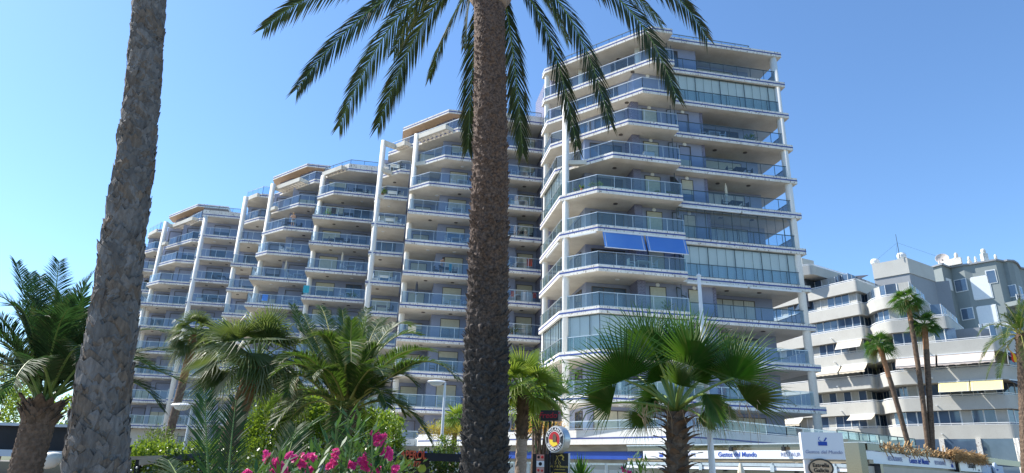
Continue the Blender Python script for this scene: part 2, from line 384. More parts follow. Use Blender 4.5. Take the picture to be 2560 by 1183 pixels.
# tower windows
for k in range(1, 12):
    z = ZK(k) + .02 if k < 11 else 3.6
    zt = z + 2.15
    if k >= 3: window((4.55, 1.84), (5.75, 1.84), z, zt, 'sky', shut=(1.0 if k != 6 else 1.0), panes=1)
    if k >= 2: window((7.6, 1.84), (8.5, 1.84), z, zt, 'sky', shut=(1.0 if k not in (4, 5) else .55), panes=1)
    window((10.4, 3.75), (14.0, 3.75), z, zt, 'cur' if k in (5, 6, 8) else ('sky' if k > 6 else 'dark'), shut=(.3 if k in (1, 4) else 0), panes=4)
    if k >= 4:
        window((.5, 3.1), (3.1, 3.1), z, zt, 'dark' if k % 2 else 'sky', panes=3, shut=.0)
        window((0, 5.9), (0, 4.2), z, zt, 'dark', panes=2)
    elif k >= 2:
        w = cutwall(k); a, b = w[1], w[2]; L = math.hypot(b[0] - a[0], b[1] - a[1]); e = lambda t: (a[0] + (b[0] - a[0]) * t, a[1] + (b[1] - a[1]) * t)
        window(e(.15), e(.42), z, zt, 'sky', panes=2); window(e(.55), e(.85), z, zt, 'dark', panes=2)
    else:
        w = cutwall(k); a, b = w[1], w[2]; e = lambda t: (a[0] + (b[0] - a[0]) * t, a[1] + (b[1] - a[1]) * t)
        window(e(.18), e(.36), z, zt, 'sky', panes=2); window(e(.55), e(.78), z, zt, 'dark', panes=2); window((6.95, 1.82), (7.9, 1.82), z, zt, 'sky', panes=1)
        window(e(.03), e(.10), z, zt, 'blind', panes=1)
# round wall lamps beside the shuttered doors
for k in range(2, 11):
    for u in (5.15, 8.05):
        lm = MB(); lm.lathe(W(u, 1.84 - .01, ZK(k) + 2.35), [(.16, 0), (.16, .05), (.11, .09)], 14, ax=-EV, ex=EU); lm.build('wall_lamp', ['white_plastic'], BLD)
# glazed-in terraces
GE = BLD
glazing([(6.85, .95), (16.4, .95)], ZK(2), ZK(1) - .49, GE); glazing([(6.85, .95), (16.4, .95)], ZK(7), ZK(6) - .49, GE, inset=.25)
glazing([(6.85, .95), (16.4, .95)], ZK(6), ZK(5) - .49, GE, mat=None)
glazing([(-2.22, 2.4), (0, 0), (6.7, 0)], ZK(9), ZK(8) - .49, GE); glazing([(-2.22, 8.2), (-2.22, 2.6)], ZK(9), ZK(8) - .49, GE)
glazing([(-2.22, 8.2), (-2.22, 2.6)], ZK(5), ZK(4) - .49, GE, mat='pale_blind')
# awning cassettes and the two lowered blue awnings
def awning(a, b, z, out_, drop, mat, label, name='awning', valance=False, par=None, cat='awning', group=None):
    A = Vector(a); B = Vector(b); d = (B - A); L = d.length; d.normalize(); n = Vector((d.y, -d.x))
    P = lambda s_, o, zz: W((A + d * s_ + n * o).x, (A + d * s_ + n * o).y, zz)
    t = thing(name, label, cat, P(L / 2, 0, z), group)
    mb = MB(); N = 10
    for i in range(N):
        s0, s1 = L * i / N, L * (i + 1) / N; sag = lambda q: .03 * math.sin(math.pi * q)
        for j in range(4):
            t0, t1 = j / 4, (j + 1) / 4
            mb.poly([P(s0, out_ * t0, z - drop * t0 - sag(t0)), P(s1, out_ * t0, z - drop * t0 - sag(t0)), P(s1, out_ * t1, z - drop * t1 - sag(t1)), P(s0, out_ * t1, z - drop * t1 - sag(t1))])
        if valance:
            zz = z - drop; h0 = .22 + .04 * (i % 2)
            mb.poly([P(s0, out_, zz), P(s1, out_, zz), P(s1, out_ + .01, zz - h0), P(s0, out_ + .01, zz - h0)])
    mb.build('fabric', mat, t)
    fr = MB(); fr.beam(P(0, .0, z + .05), P(L, .0, z + .05), .12, .12); fr.beam(P(0, out_, z - drop), P(L, out_, z - drop), .05, .05)
    fr.beam(P(.15, 0, z - .05), P(.15, out_, z - drop), .035, .035); fr.beam(P(L - .15, 0, z - .05), P(L - .15, out_, z - drop), .035, .035)
    fr.build('arm_frame', 'white_metal', t)
    return t
z = ZK(6) - .55
awning((.35, -.02), (3.45, -.02), z, .45, 1.3, 'blue_fabric', 'bright blue lowered awning on the tower, the left one of the pair')
awning((3.6, -.02), (6.7, -.02), z, .45, 1.3, 'blue_fabric', 'bright blue lowered awning on the tower, the right one of the pair')
def cassette(a, b, z, label):
    mb = MB(); A, B = Vector(a), Vector(b); mb.beam(W(*a, z), W(*b, z), .14, .13); o = mb.build('retracted_awning', 'white_metal', None)
    tag(o, label, 'retracted awning')
cassette((7.0, .78), (11.8, .78), ZK(5) - .58, 'white rolled-up awning above the clear glazed tower terrace, left half'); cassette((12.0, .78), (16.2, .78), ZK(5) - .58, 'white rolled-up awning above the clear glazed tower terrace, right half')
cassette((7.0, .78), (11.8, .78), ZK(7) - .58, 'cream rolled-up awning below the curtained tower terrace, left half'); cassette((12.0, .78), (16.2, .78), ZK(7) - .58, 'cream rolled-up awning below the curtained tower terrace, right half')
cassette((-1.6, 1.62), (-.1, .1), ZK(6) - .56, 'white rolled-up awning over the oblique tower corner, left of the blue awnings')
cassette((-2.1, 6.9), (-2.1, 3.0), ZK(6) - .58, 'rolled-up awning on the left flank of the tower')
# ---- stepped wings
def bay(uL, uR, v0, off, chamf, kmin, vnext, wall, wins, rL=True, glass='rail_glass', lampv=1.3, kmax=10, umin=None):
    for k in range(kmin, kmax + 1):
        c = chamf.get(k, 0)
        if c: fr = [(uL, v0 + c), (uL + c, v0), (uR, v0)]
        else: fr = [(uL, v0), (uR, v0)]
        if c > (uR - uL): fr = [(uR - .8, v0 + .8), (uR, v0)]
        left = [(uL, vnext)] if c < (vnext - v0) else []
        full = ([(uL, vnext)] if rL and c < (vnext - v0) else []) + fr
        lm = [(uL + (uR - uL) * .35 + c * .3, v0 + lampv + c * .5)] + ([(uL + (uR - uL) * .75 + c * .1, v0 + lampv)] if (uR - uL) > 4 else [])
        balcony(full, [(uR, vnext + 3.5), (uL + max(0, c - (vnext - v0)), vnext + 3.5)], k, off, railpath=full, lamps=lm, glass=glass)
    body(wall, -.2 if off == 0 else -.2, ZK(kmin - 1, off) - .3)
    for (a, b, kk) in wins:
        for k in range(kmin, kmax + 2):
            if k == 11: z = 3.5 if off > -.1 else 3.0
            else: z = ZK(k, off) + .02
            r = random.random(); sh = random.choice([0, 0, .3, .45, 1.0]) if kk != 's' else random.choice([.25, .4, 1.0, 1.0])
            window(a, b, z, z + 2.12, random.choice(['dark', 'sky', 'dark', 'cur']), shut=sh, panes=2)
# right bay of wing B (seen between the big trunk and the tower)
bay(-7.1, -1.3, 12.25, 0, {}, 2, 14.6, [(-7.1, 12.45), (-6.9, 12.45), (-6.9, 14.1), (-3.3, 14.1), (-3.3, 14.75), (-1.1, 14.75), (-1.1, 26), (-7.1, 26)],
    [((-6.4, 14.1), (-4.6, 14.1), 's'), ((-3.0, 14.75), (-1.6, 14.75), 's')], rL=False)
bay(-13.4, -7.15, 15.65, 0, {3: 1.75, 2: 3.1}, 2, 20.1, [(-13.0, 20.5), (-10.4, 20.5), (-10.4, 17.7), (-7.12, 17.7), (-7.12, 28), (-13.0, 28)],
    [((-9.5, 17.7), (-7.8, 17.7), 's'), ((-12.6, 20.5), (-11.1, 20.5), 's')])
bay(-16.8, -13.5, 20.1, 0, {3: 1.1, 2: 2.3}, 2, 26.5, [(-16.75, 24.0), (-13.2, 24.0), (-13.2, 30), (-16.75, 30)], [((-16.1, 24.0), (-14.3, 24.0), '')], glass='rail_glass')
bay(-23.4, -17.05, 26.85, -.3, {2: 1.9}, 2, 30.6, [(-23.3, 29.7), (-17.0, 29.7), (-17.0, 38), (-23.3, 38)], [((-22.4, 29.7), (-20.5, 29.7), 's'), ((-19.2, 29.7), (-17.6, 29.7), '')])
bay(-29.65, -23.5, 30.8, -.6, {4: 1.4, 3: 2.8, 2: 4.0}, 2, 36.3, [(-29.3, 35.6), (-26.8, 35.6), (-26.8, 33.1), (-23.4, 33.1), (-23.4, 42), (-29.3, 42)],
    [((-26.0, 33.1), (-24.2, 33.1), 's'), ((-28.9, 35.6), (-27.4, 35.6), 's')])
bay(-33.15, -30.15, 36.5, -.7, {2: 2.3, 3: .8}, 2, 42.5, [(-33.1, 40.2), (-30.1, 40.2), (-30.1, 46), (-33.1, 46)], [((-32.6, 40.2), (-31.0, 40.2), '')])
bay(-39.75, -34.75, 45.0, -.8, {}, 2, 48.5, [(-39.7, 47.5), (-34.7, 47.5), (-34.7, 57), (-39.7, 57)], [((-38.6, 47.5), (-36.7, 47.5), 's')], rL=False)
bay(-46.2, -40.1, 47.3, -.8, {4: 2.1, 3: 3.5, 2: 5.0}, 2, 52.8, [(-45.9, 51.8), (-43.2, 51.8), (-43.2, 49.6), (-40.0, 49.6), (-40.0, 58), (-45.9, 58)],
    [((-42.6, 49.6), (-40.7, 49.6), 's'), ((-45.5, 51.8), (-44.0, 51.8), 's')])
bay(-49.8, -46.6, 53.0, -.9, {3: .8, 2: 2.2}, 2, 58, [(-49.7, 56.5), (-46.5, 56.5), (-46.5, 64), (-49.7, 64)], [((-49.0, 56.5), (-47.4, 56.5), '')])
bay(-56.5, -50.2, 60.0, -1.1, {3: 2.0}, 3, 64, [(-56.5, 63), (-50.2, 63), (-50.2, 70), (-56.5, 70)], [((-55.6, 63), (-53.7, 63), 's'), ((-52.4, 63), (-51, 63), 's')])
# roofs over the flat wings
def flatroof(front, rear, k, off, rail, up=.42, th=.5):
    z = ZK(k, off); o = balcony(front, rear, k, off, rail=False, raise_=up, name='roof_slab')
    if rail: railing(rail, z + up, o, inset=.3, metal='dark_metal', h=.62 if up > .2 else 1.0, step=1.6)
    return o
flatroof([(-7.1, 12.25), (-1.3, 12.25)], [(-1.3, 26), (-7.1, 26)], 1, 0, [(-7.1, 12.3), (-1.4, 12.3)])
flatroof([(-23.4, 30.0), (-20.2, 26.85), (-17.05, 26.85)], [(-17.05, 38), (-23.4, 38)], 1, -.3, [(-23.4, 30.0), (-20.2, 26.85), (-17.05, 26.85)])
flatroof([(-39.75, 45.0), (-34.4, 45.0)], [(-34.4, 56), (-39.75, 56)], 1, -.8, [(-39.75, 45), (-34.4, 45)])
# penthouse terraces, their roofs and pergolas
def terrace(line, rear, k, off):
    z = ZK(k, off); o = balcony(line, rear, k, off, rail=True, name='penthouse_terrace', raise_=0); return o
def penthouse(PC, L, uR, off, vback, uterr):
    z0, z1 = ZK(1, off), ZK(0, off)
    dirx, diry = PC[0] - L[0], PC[1] - L[1]; ln = math.hypot(dirx, diry); nx, ny = -diry / ln, dirx / ln
    wl = [(L[0] + nx * 1.1, L[1] + ny * 1.1), (PC[0] + nx * 1.1 - .2, PC[1] + ny * 1.1 + .2), (PC[0] + 1.0, PC[1] + 1.0), (uR, PC[1] + 1.0), (uR, vback), (L[0] + nx * 1.1, vback)]
    mid = lambda a, b, t: (a[0] + (b[0] - a[0]) * t, a[1] + (b[1] - a[1]) * t)
    # a recessed bay in the oblique wall
    a, b = wl[0], wl[1]; q1, q2 = mid(a, b, .38), mid(a, b, .62)
    wl2 = [a, q1, (q1[0] + nx * .9, q1[1] + ny * .9), (q2[0] + nx * .9, q2[1] + ny * .9), q2, b] + wl[2:]
    mb = MB(); mb.prism(wl2, z0 - .1, z1 - .45); w = mb.build('penthouse_wall', 'blue_brick', BLD)
    window(mid(a, b, .68), mid(a, b, .88), z0 + .2, z0 + 2.1, 'cur', panes=2); window(mid(a, b, .12), mid(a, b, .3), z0 + .2, z0 + 2.1, 'sky', panes=1, shut=.2)
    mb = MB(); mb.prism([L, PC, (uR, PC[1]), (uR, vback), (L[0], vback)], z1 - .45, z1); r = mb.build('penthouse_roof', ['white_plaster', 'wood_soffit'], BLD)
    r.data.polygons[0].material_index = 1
    stripe([L, PC, (uR, PC[1])], z1, r)
penthouse((-10.1, 17.3), (-14.6, 22.4), -6.9, 0, 27, 0)
penthouse((-25.63, 33.0), (-30.3, 38.2), -22.9, -.6, 41, 0)
penthouse((-42.1, 50.0), (-47.5, 56.0), -38.0, -.8, 58, 0)
terrace([(-15.9, 22.6), (-9.2, 15.4), (-7.1, 15.4)], [(-7.1, 28), (-15.9, 28)], 1, 0)
terrace([(-30.2, 37.2), (-24.2, 30.5), (-23.45, 30.5)], [(-23.45, 41), (-30.2, 41)], 1, -.6)
terrace([(-46.3, 54.5), (-40.6, 47.2), (-40.1, 47.2)], [(-39.8, 58), (-46.3, 58)], 1, -.8)
terrace([(-33.3, 38.9), (-31.0, 36.5), (-30.2, 36.5)], [(-30.2, 44), (-33.3, 44)], 1, -.7)
terrace([(-50, 56.5), (-47.6, 53.4), (-46.7, 53.2)], [(-46.7, 62), (-50, 62)], 1, -.9)
def pergola(a, b, inner, k, off, n=7, start=None):
    z = ZK(k, off) - .18; mb = MB(); A, B = Vector(a), Vector(b); d = B - A; nn = Vector((-d.y, d.x)).normalized()
    mb.beam(W(*a, z), W(*b, z), .28, .5)
    for i in range(n + 1):
        p = A.lerp(B, i / n); q = p + nn * inner; mb.beam(W(p.x, p.y, z), W(q.x, q.y, z), .14, .42)
    if start: mb.beam(W(*start, z), W(*a, z), .3, .5)
    mb.build('pergola', 'soffit_plaster', BLD)
pergola((-13.1, 18.3), (-10.35, 15.3), 1.1, 1, 0, 7, None); pergola((-15.2, 20.9), (-14.2, 19.7), 1.0, 1, 0, 4, (-16.4, 20.2))
pergola((-29.0, 34.2), (-25.8, 30.7), 1.2, 1, -.6, 9, (-29.3, 33.6)); pergola((-22.9, 29.0), (-20.9, 26.8), 1.0, 1, -.3, 5)
pergola((-45.3, 51.5), (-41.5, 47.3), 1.2, 1, -.8, 9, (-45.9, 50.7)); pergola((-33.2, 38.7), (-31.4, 36.6), 1.0, 1, -.7, 5)
pergola((-49.6, 56), (-47.8, 53.6), 1.0, 1, -.9, 5)
for (a, b, k, off) in (((-16.45, 20.2), (-15.4, 21.0), 2, 0), ((-29.2, 33.7), (-28.3, 32.6), 2, -.6), ((-45.9, 50.7), (-44.9, 49.6), 2, -.8), ((-16.45, 20.2), (-15.4, 20.6), 3, 0), ((-13.1, 18.3), (-12.0, 17.6), 2, 0)):
    mb = MB(); mb.beam(W(*a, ZK(k, off) - .25), W(*b, ZK(k, off) - .25), .42, .4); mb.build('bracket_beam', 'soffit_plaster', BLD)
# columns of the wings
column(-16.42, 20.35, -.2, ZK(1) + .1, .27); column(-13.1, 18.3, -.2, ZK(1) + .2, .27)
column(-23.1, 29.3, -.2, ZK(1, -.3) - .4, .28); column(-29.25, 33.6, -.2, ZK(1, -.6) + .1, .28)
column(-32.85, 37.1, -.2, ZK(1, -.7) - .4, .28); column(-39.35, 45.25, -.2, ZK(1, -.8) - .5, .30); column(-45.85, 50.6, -.2, ZK(1, -.8) + .1, .3); column(-45.6, 48.5, -.2, ZK(5, -.8), .28)
column(-49.4, 54, -.2, ZK(2, -.9), .28); column(-55.9, 60.6, -.2, ZK(3, -1.1), .28)
for q_ in ((-40.0, -34.3, 46.3, 47.4, -.3, ZK(10, -.8) - .49), (-46.3, -40.3, 48.6, 49.3, -.3, ZK(10, -.8) - .49), (-34.2, -23.3, 41.0, 41.3, -.3, 2.2)):
    mb = MB(); mb.ubox(*q_); mb.build('ground_floor_wall', 'beige_render', BLD)
for (a, b) in (((-38.0, 46.3), (-36.6, 46.3)), ((-44.8, 48.6), (-44.2, 48.6))): window(a, b, 2.6, 4.4, 'dark', panes=3)
# build windows, largest first; the rest as one piece
def wsize(w): 
    p = (W(*w[0], w[2]) + W(*w[1], w[3])) / 2; L = math.hypot(w[0][0] - w[1][0], w[0][1] - w[1][1]); d = (p - CAM).length
    hid = .2 if w[2] < 6 else 1
    return hid * L * (w[3] - w[2]) / d / d
WINS.sort(key=wsize, reverse=True)
for w in WINS[:100]: make_window(BLD, *w[:7])
sg, sf = MB(), MB()
for w in WINS[100:]: make_window(BLD, *w[:7], stuffmb=(sg, sf))
sg.m = [random.choice([0, 0, 1, 2]) for _ in sg.f]
o = sg.build('window', ['window_dark', 'window_sky', 'cream_shutter'], BLD); o['kind'] = 'stuff'; o['label'] = 'remaining windows of the far lower storeys'
sf.build('frame', 'dark_frame', o)
# ---- podium with planted terrace over the shops
PZ = CAMZ + 1.65
pp = [W2UV(atz(x, y, PZ)) for x, y in ((1045, 1103.5), (1690, 1093))]
pe = W2UV(atz(1972, 1092, CAMZ + 2.06))
PA, PB = pp; PCc = (PB[0] + 1.1, PB[1] - .1)
far = (pe[0] + (pe[0] - PCc[0]) * 1.3, pe[1] + (pe[1] - PCc[1]) * 1.3)
path = [PA, PB, PCc, pe, far]
mb = MB(); mb.prism(path + [(16.5, 2), (9, 2), (0, 2.5), (-2, 12), (-11.6, 15)], CAMZ + 1.36, CAMZ + 1.95)
pod = mb.build('podium', 'podium_plaster', BLD)
mb = MB(); ins = offset(path, .22)
for (a, b), (c, d) in zip(zip(path, path[1:]), zip(ins, ins[1:])): mb.prism([a, b, d, c], CAMZ + 1.94, CAMZ + 2.07)
mb.build('parapet', 'podium_plaster', pod)
stripe(path, CAMZ + 1.9, pod, drop=.2, h=.07)
railing([PB, PCc, pe, far], CAMZ + 2.07, pod, inset=.1, h=.5, step=1.6); railing([(-4.5, -7.0 + (PB[1] + 12)), PB], CAMZ + 2.07, pod, inset=.1, h=.42, step=3)
mb = MB(); mb.ubox(-14.5, PA[0] + .1, 4.2, 15.5, CAMZ + 1.1, CAMZ + 1.85); lo = mb.build('podium', 'white_plaster', BLD); stripe([(-14.5, 4.2), (PA[0], 4.2)], CAMZ + 1.75, lo, drop=.35)
railing([(-14.5, 4.2), (PA[0], 4.2)], CAMZ + 1.85, lo, inset=.1, h=.5, step=1.7)
mb = MB(); mb.prism([(PA[0] + .6, PA[1] + .6), (PB[0] + .6, PB[1] + .9), (PCc[0], PCc[1] + .9), (pe[0], pe[1] + .9), (14, 2), (-2, 10), (-14.0, 10), (-14.0, 4.8)], -.2, CAMZ + 1.36)
mb.build('shop_wall', 'beige_render', BLD)
# ------------------------------------------------------------------ ground, sky, sun
mb = MB(); mb.poly([(-400, -60, 0), (400, -60, 0), (400, 700, 0), (-400, 700, 0)]); struct(mb.build('ground', 'paving'))
world = bpy.data.worlds.new('World'); scene.world = world; world.use_nodes = True; nt = world.node_tree
for n in list(nt.nodes): nt.nodes.remove(n)
SE = 47; SH = Vector((-.94, .33, 0)).normalized(); SD = Vector((SH.x * math.cos(RAD(SE)), SH.y * math.cos(RAD(SE)), math.sin(RAD(SE))))
sky = nt.nodes.new('ShaderNodeTexSky'); sky.sky_type = 'NISHITA'; sky.sun_disc = False; sky.sun_elevation = RAD(SE); sky.sun_rotation = math.atan2(SH.x, SH.y)
sky.air_density = 1.0; sky.dust_density = .3; sky.ozone_density = 1.2; sky.altitude = 0
bg = nt.nodes.new('ShaderNodeBackground'); bg.inputs[1].default_value = .13; wo = nt.nodes.new('ShaderNodeOutputWorld')
tint = mixc(nt, 1.0, sky.outputs[0], (.73, .945, 1.14), 'MULTIPLY'); nt.links.new(tint, bg.inputs[0]); nt.links.new(bg.outputs[0], wo.inputs[0])
sl = bpy.data.lights.new('sun', 'SUN'); sl.energy = 4.8; sl.angle = RAD(.5); sl.color = (1, .955, .88); so = bpy.data.objects.new('sun', sl); col.objects.link(so)
so.rotation_euler = SD.to_track_quat('Z', 'Y').to_euler(); so.location = (-30, 0, 60)
scene.view_settings.view_transform = 'Standard'; scene.view_settings.look = 'None'; scene.view_settings.gamma = 1; scene.view_settings.exposure = .74
scene.cycles.transparent_max_bounces = 16; scene.cycles.max_bounces = 6
# ------------------------------------------------------------------ neighbour building on the right
NB = thing('terraced_building', 'light grey building with rounded solid parapets and cream awnings, right of the tower', 'apartment building', (46, 74, 0))
BLD2 = NB
def nwall(pts, z0, z1, mat, name, par, close=None):
    mb = MB(); mb.prism(pts, z0, z1, frame=False); return mb.build(name, mat, par)
def rounded(pts, r=.7, n=5):
    out = [pts[0]]
    for i in range(1, len(pts) - 1):
        p, a, b = Vector(pts[i][:2]), Vector(pts[i - 1][:2]), Vector(pts[i + 1][:2]); da = (a - p).normalized(); db = (b - p).normalized()
        s, e = p + da * r, p + db * r
        for j in range(n + 1):
            t = j / n; q = s * (1 - t) ** 2 + p * 2 * t * (1 - t) + e * t * t; out.append((q.x, q.y))
    out.append(pts[-1]); return out
def off2(path, d): return offset([(p[0], p[1]) for p in path], d)
C1 = Vector((50.4, 67.6)); C0 = Vector((43.35, 74.15)); CL = Vector((42.2, 77.3)); fd = (C1 - C0).normalized(); bk = Vector((-fd.y, fd.x))
C1R = C1 + Vector((.93, .37)) * 14; LL = CL + (Vector((38.6, 83.2)) - CL).normalized() * 22
CM = CL + Vector((.75, .6)) * 1.4; C0b = C0 + bk * .9
def parapet_level(path, zt, back, band=1.35, floor=None, rail=True):
    p = rounded(path, .45); q = off2(p, .25); mb = MB()
    for (a, b), (c, d) in zip(zip(p, p[1:]), zip(q, q[1:])): mb.prism([a, b, d, c], zt - band, zt, frame=False)
    o = mb.build('parapet', 'grey_render', NB)
    for f in o.data.polygons: f.use_smooth = False
    mb = MB(); mb.prism(list(q) + back, zt - band, zt - band + .3, frame=False); mb.build('floor_slab', 'grey_render', NB)
    if rail:
        r = off2(p, .1); fr = MB()
        for a, b in zip(r, r[1:]):
            fr.beam((a[0], a[1], zt + .2), (b[0], b[1], zt + .2), .09, .09); fr.beam((a[0], a[1], zt + .05), (b[0], b[1], zt + .05), .05, .05)
        fr.build('handrail', 'white_metal', o)
    return o
BKL = [tuple(C1R + bk * 9), tuple(LL + bk * 9)]
for i in range(0, 7):
    zt = CAMZ + 5.72 + 2.9 * i
    pl = [tuple(LL), tuple(CL), tuple(CM)]
    if i <= 5: pl += [tuple(C0 - fd * 1.6 + bk * 1.0)]
    if i <= 3: pl += [tuple(C0), tuple(C1), tuple(C1R)]
    elif i == 4: pl += [tuple(C0), tuple(C0 + fd * 5.8 + bk * .5), tuple(C0 + fd * 5.8 + bk * 10)]
    elif i == 5: pl += [tuple(C0), tuple(C0 + fd * 3.2), tuple(C0 + fd * 3.2 + bk * 8)]
    else: pl += [tuple(CM + Vector((.8, .6)) * 10)]
    bkp = [tuple(Vector(pl[-1]) + bk * (9 if i <= 3 else 3)), tuple(LL + bk * 9)]
    parapet_level(pl, zt, bkp)
    # recessed glazed wall of the storey behind this parapet
    wl = off2(pl, 2.2 if i < 6 else 2.8); mb = MB(); mb.prism(list(wl) + [tuple(Vector(wl[-1]) + bk * 5), tuple(LL + bk * 8)], zt - 1.1, zt + 1.6, frame=False)
    mb.build('wall', 'beige_render' if i in (1, 4, 5) else 'dark_grey_render', NB)
    gi = .55 if (i in (0, 4, 5, 3)) else 1.6
    gl = off2(pl, gi)
    for j, (a, b) in enumerate(zip(gl, gl[1:])):
        a, b = Vector(a), Vector(b); L = (b - a).length; 
        if L < 1: continue
        if i in (2,) and j < 1: continue
        n = max(2, int(L / .95)); g = MB(); fr = MB()
        for s_ in range(n):
            if s_ % 3 == 0 and s_ and i > 0: gg = g.build('window', ['window_sky', 'curtain', 'window_blind'], NB); fr.build('frame', 'white_metal', gg); g = MB(); fr = MB()
            p0, p1 = a.lerp(b, s_ / n), a.lerp(b, (s_ + 1) / n); g.cur = random.choice([0, 0, 0, 1, 2] if i != 0 else [0, 0, 0, 2])
            g.poly([(p0.x, p0.y, zt), (p1.x, p1.y, zt), (p1.x, p1.y, zt + 1.5), (p0.x, p0.y, zt + 1.5)])
            w = .10 if s_ % 2 else .05; fr.box((p0.x, p0.y, zt + .75), w, w, 1.5)
        if i == 3 and j > 2: continue
        gg = g.build('window', ['window_sky', 'curtain', 'window_blind'], NB); fr.build('frame', 'white_metal', gg)
# ground storey
mb = MB(); mb.prism([tuple(LL), tuple(CL), tuple(CM), tuple(C0), tuple(C1), tuple(C1R), tuple(C1R + bk * 9), tuple(LL + bk * 9)], 0, CAMZ + 5.72 - 1.36, frame=False)
g = mb.build('ground_storey', 'window_sky', NB)
gl = off2([tuple(LL), tuple(CL), tuple(CM), tuple(C0), tuple(C1), tuple(C1R)], -.03); fr = MB()
for a, b in zip(gl, gl[1:]):
    a, b = Vector(a), Vector(b); L = (b - a).length; n = max(1, int(L / 2.6))
    for s_ in range(n + 1):
        p = a.lerp(b, s_ / n); fr.box((p.x, p.y, 3.0), .45, .45, 6, Vector(((b - a).normalized().x, (b - a).normalized().y, 0)), Vector((-(b - a).normalized().y, (b - a).normalized().x, 0)))
fr.build('pillar', 'white_plaster', g)
# awnings of the neighbour
def nawning(a, b, zt, out_, drop, mat, label, valance=True, group=None):
    A_, B_ = Vector(a), Vector(b)
    return awning(W2UV(A_), W2UV(B_), zt, out_, drop, mat, label, valance=valance)
fz = lambda i: CAMZ + 5.72 + 2.9 * i
def al(t0, t1, o=-.05): return (C0.lerp(C1, t0) - bk * (-o), C0.lerp(C1, t1) - bk * (-o))
ld = (CL - LL).normalized(); lb = Vector((-ld.y, ld.x))
def ll(d0, d1): return (CL - ld * d0 - lb * .05, CL - ld * d1 - lb * .05)
a, b = al(.02, .42); nawning(a, b, fz(3) - 1.4, .7, .95, 'pink_fabric', 'pale pink scalloped awning between the two tall thin palms and the flag')
a, b = al(.44, .97); nawning(a, b, fz(3) - 1.4, .7, .95, 'pink_fabric', 'pale pink scalloped awning directly left of the red and yellow flag')
a, b = al(.40, .69); nawning(a, b, fz(2) - 1.4, .8, 1.05, 'yellow_fabric', 'yellow striped awning, the left one of the yellow pair', valance=False)
a, b = al(.70, .99); nawning(a, b, fz(2) - 1.4, .8, 1.05, 'yellow_fabric', 'yellow striped awning, the right one of the yellow pair', valance=False)
a, b = ll(3.6, .4); nawning(a, b, fz(4) - 1.4, .7, .95, 'cream_fabric', 'cream awning high on the left part of the grey building, topmost of its column', valance=False)
a, b = ll(3.4, .2); nawning(a, b, fz(3) - 1.4, .8, .8, 'cream_fabric', 'cream scalloped awning on the grey building, right one of the left pair')
a, b = ll(6.6, 3.6); nawning(a, b, fz(3) - 1.4, .8, .8, 'cream_fabric', 'cream scalloped awning on the grey building, left one of the left pair')
a, b = ll(3.2, .2); nawning(a, b, fz(1) - 1.4, .9, .6, 'cream_fabric', 'small cream awning low on the left part of the grey building', valance=False)
a, b = ll(14, 9.5); nawning(a, b, fz(1) - 1.4, .9, .7, 'cream_fabric', 'cream awning seen through the open corner of the tower', valance=True)
a, b = (C1 + Vector((.93, .37)) * .8, C1 + Vector((.93, .37)) * 6)
nawning(a, b, fz(3) - 1.4, 1.0, .9, 'dark_fabric', 'slate awning round the corner behind the flag', False); nawning(a, b, fz(2) - 1.4, 1.2, .8, 'dark_fabric', 'slate awning round the corner, one storey below the flag', False)
# water spouts
for i in range(0, 5):
    for (p, n_) in ((CL - ld * 4.2, -lb), (C0.lerp(C1, .35), -bk)):
        if i == 4 and n_ == -bk: continue
        mb = MB(); q = Vector((p.x, p.y, fz(i) - .85)); mb.tube([q, q + Vector((n_.x, n_.y, 0)) * .35], .06, 8); mb.build('water_spout', 'white_metal', NB)
# upper block of the neighbour
ZT = CAMZ + 28
q = [atz(2180, 661.5, ZT), atz(2266, 645, ZT), atz(2330, 668, ZT), atz(2372, 700, CAMZ + 26)]
q = [(p.x, p.y) for p in q]; ub = [(q[3][0] + 4, q[3][1] + 8), (q[0][0] + 6, q[0][1] + 10)]
nwall(q[:3] + [q[3]] + ub, CAMZ + 12, ZT - 2.1, 'dark_grey_render', 'upper_wall', NB)
nwall([tuple(Vector(p)) for p in off2(q[:3], -.12)] + ub[::-1][:1] + [], ZT - 2.1, ZT, 'grey_render', 'roof_band', NB)
for px, py, lab in ((2189, 655, 'left'), (2256, 640, 'right')):
    p = atz(px, py + 6, ZT); mb = MB(); mb.lathe((p.x + .5, p.y + .9, ZT - .2), [(.35, 0), (.35, .5), (.55, .55), (.6, .9), (.45, 1.2), (.1, 1.25)], 14); mb.build('roof_vent', 'white_metal', NB)
p = atz(2251, 640, ZT); mb = MB(); mb.tube([(p.x + .5, p.y + 1, ZT), (p.x + .5, p.y + 1, ZT + 3.4)], [.05, .03], 6); base = Vector((p.x + .5, p.y + 1, ZT + 2.2))
for dx, dy in ((-3, 0), (3.5, -2), (1, 3)): mb.tube([base, base + Vector((dx, dy, -2.4))], .012, 4)
tag(mb.build('roof_antenna', 'dark_metal'), 'thin roof antenna mast with guy wires on the grey building', 'antenna')
# set-back penthouse storey behind the tower corner
z7 = CAMZ + 26.0
q = [atz(1990, 668, z7), atz(2029, 663, z7), atz(2128, 692, z7)]; q = [(p.x, p.y) for p in q]
parapet_level(q, z7, [(q[2][0] + 2, q[2][1] + 8), (q[0][0], q[0][1] + 9)], band=1.2)
nwall(off2(q, 1.8) + [(q[2][0] + 2, q[2][1] + 7), (q[0][0], q[0][1] + 8)], CAMZ + 21, z7 - .8, 'window_dark', 'penthouse_wall', NB)
q8 = [atz(2004, 645, CAMZ + 29), atz(2034, 652, CAMZ + 29)]; q8 = [(p.x, p.y) for p in q8]
nwall([q8[0], q8[1], (q8[1][0] + 1, q8[1][1] + 6), (q8[0][0], q8[0][1] + 6)], CAMZ + 25, CAMZ + 29, 'grey_render', 'stair_head', NB)
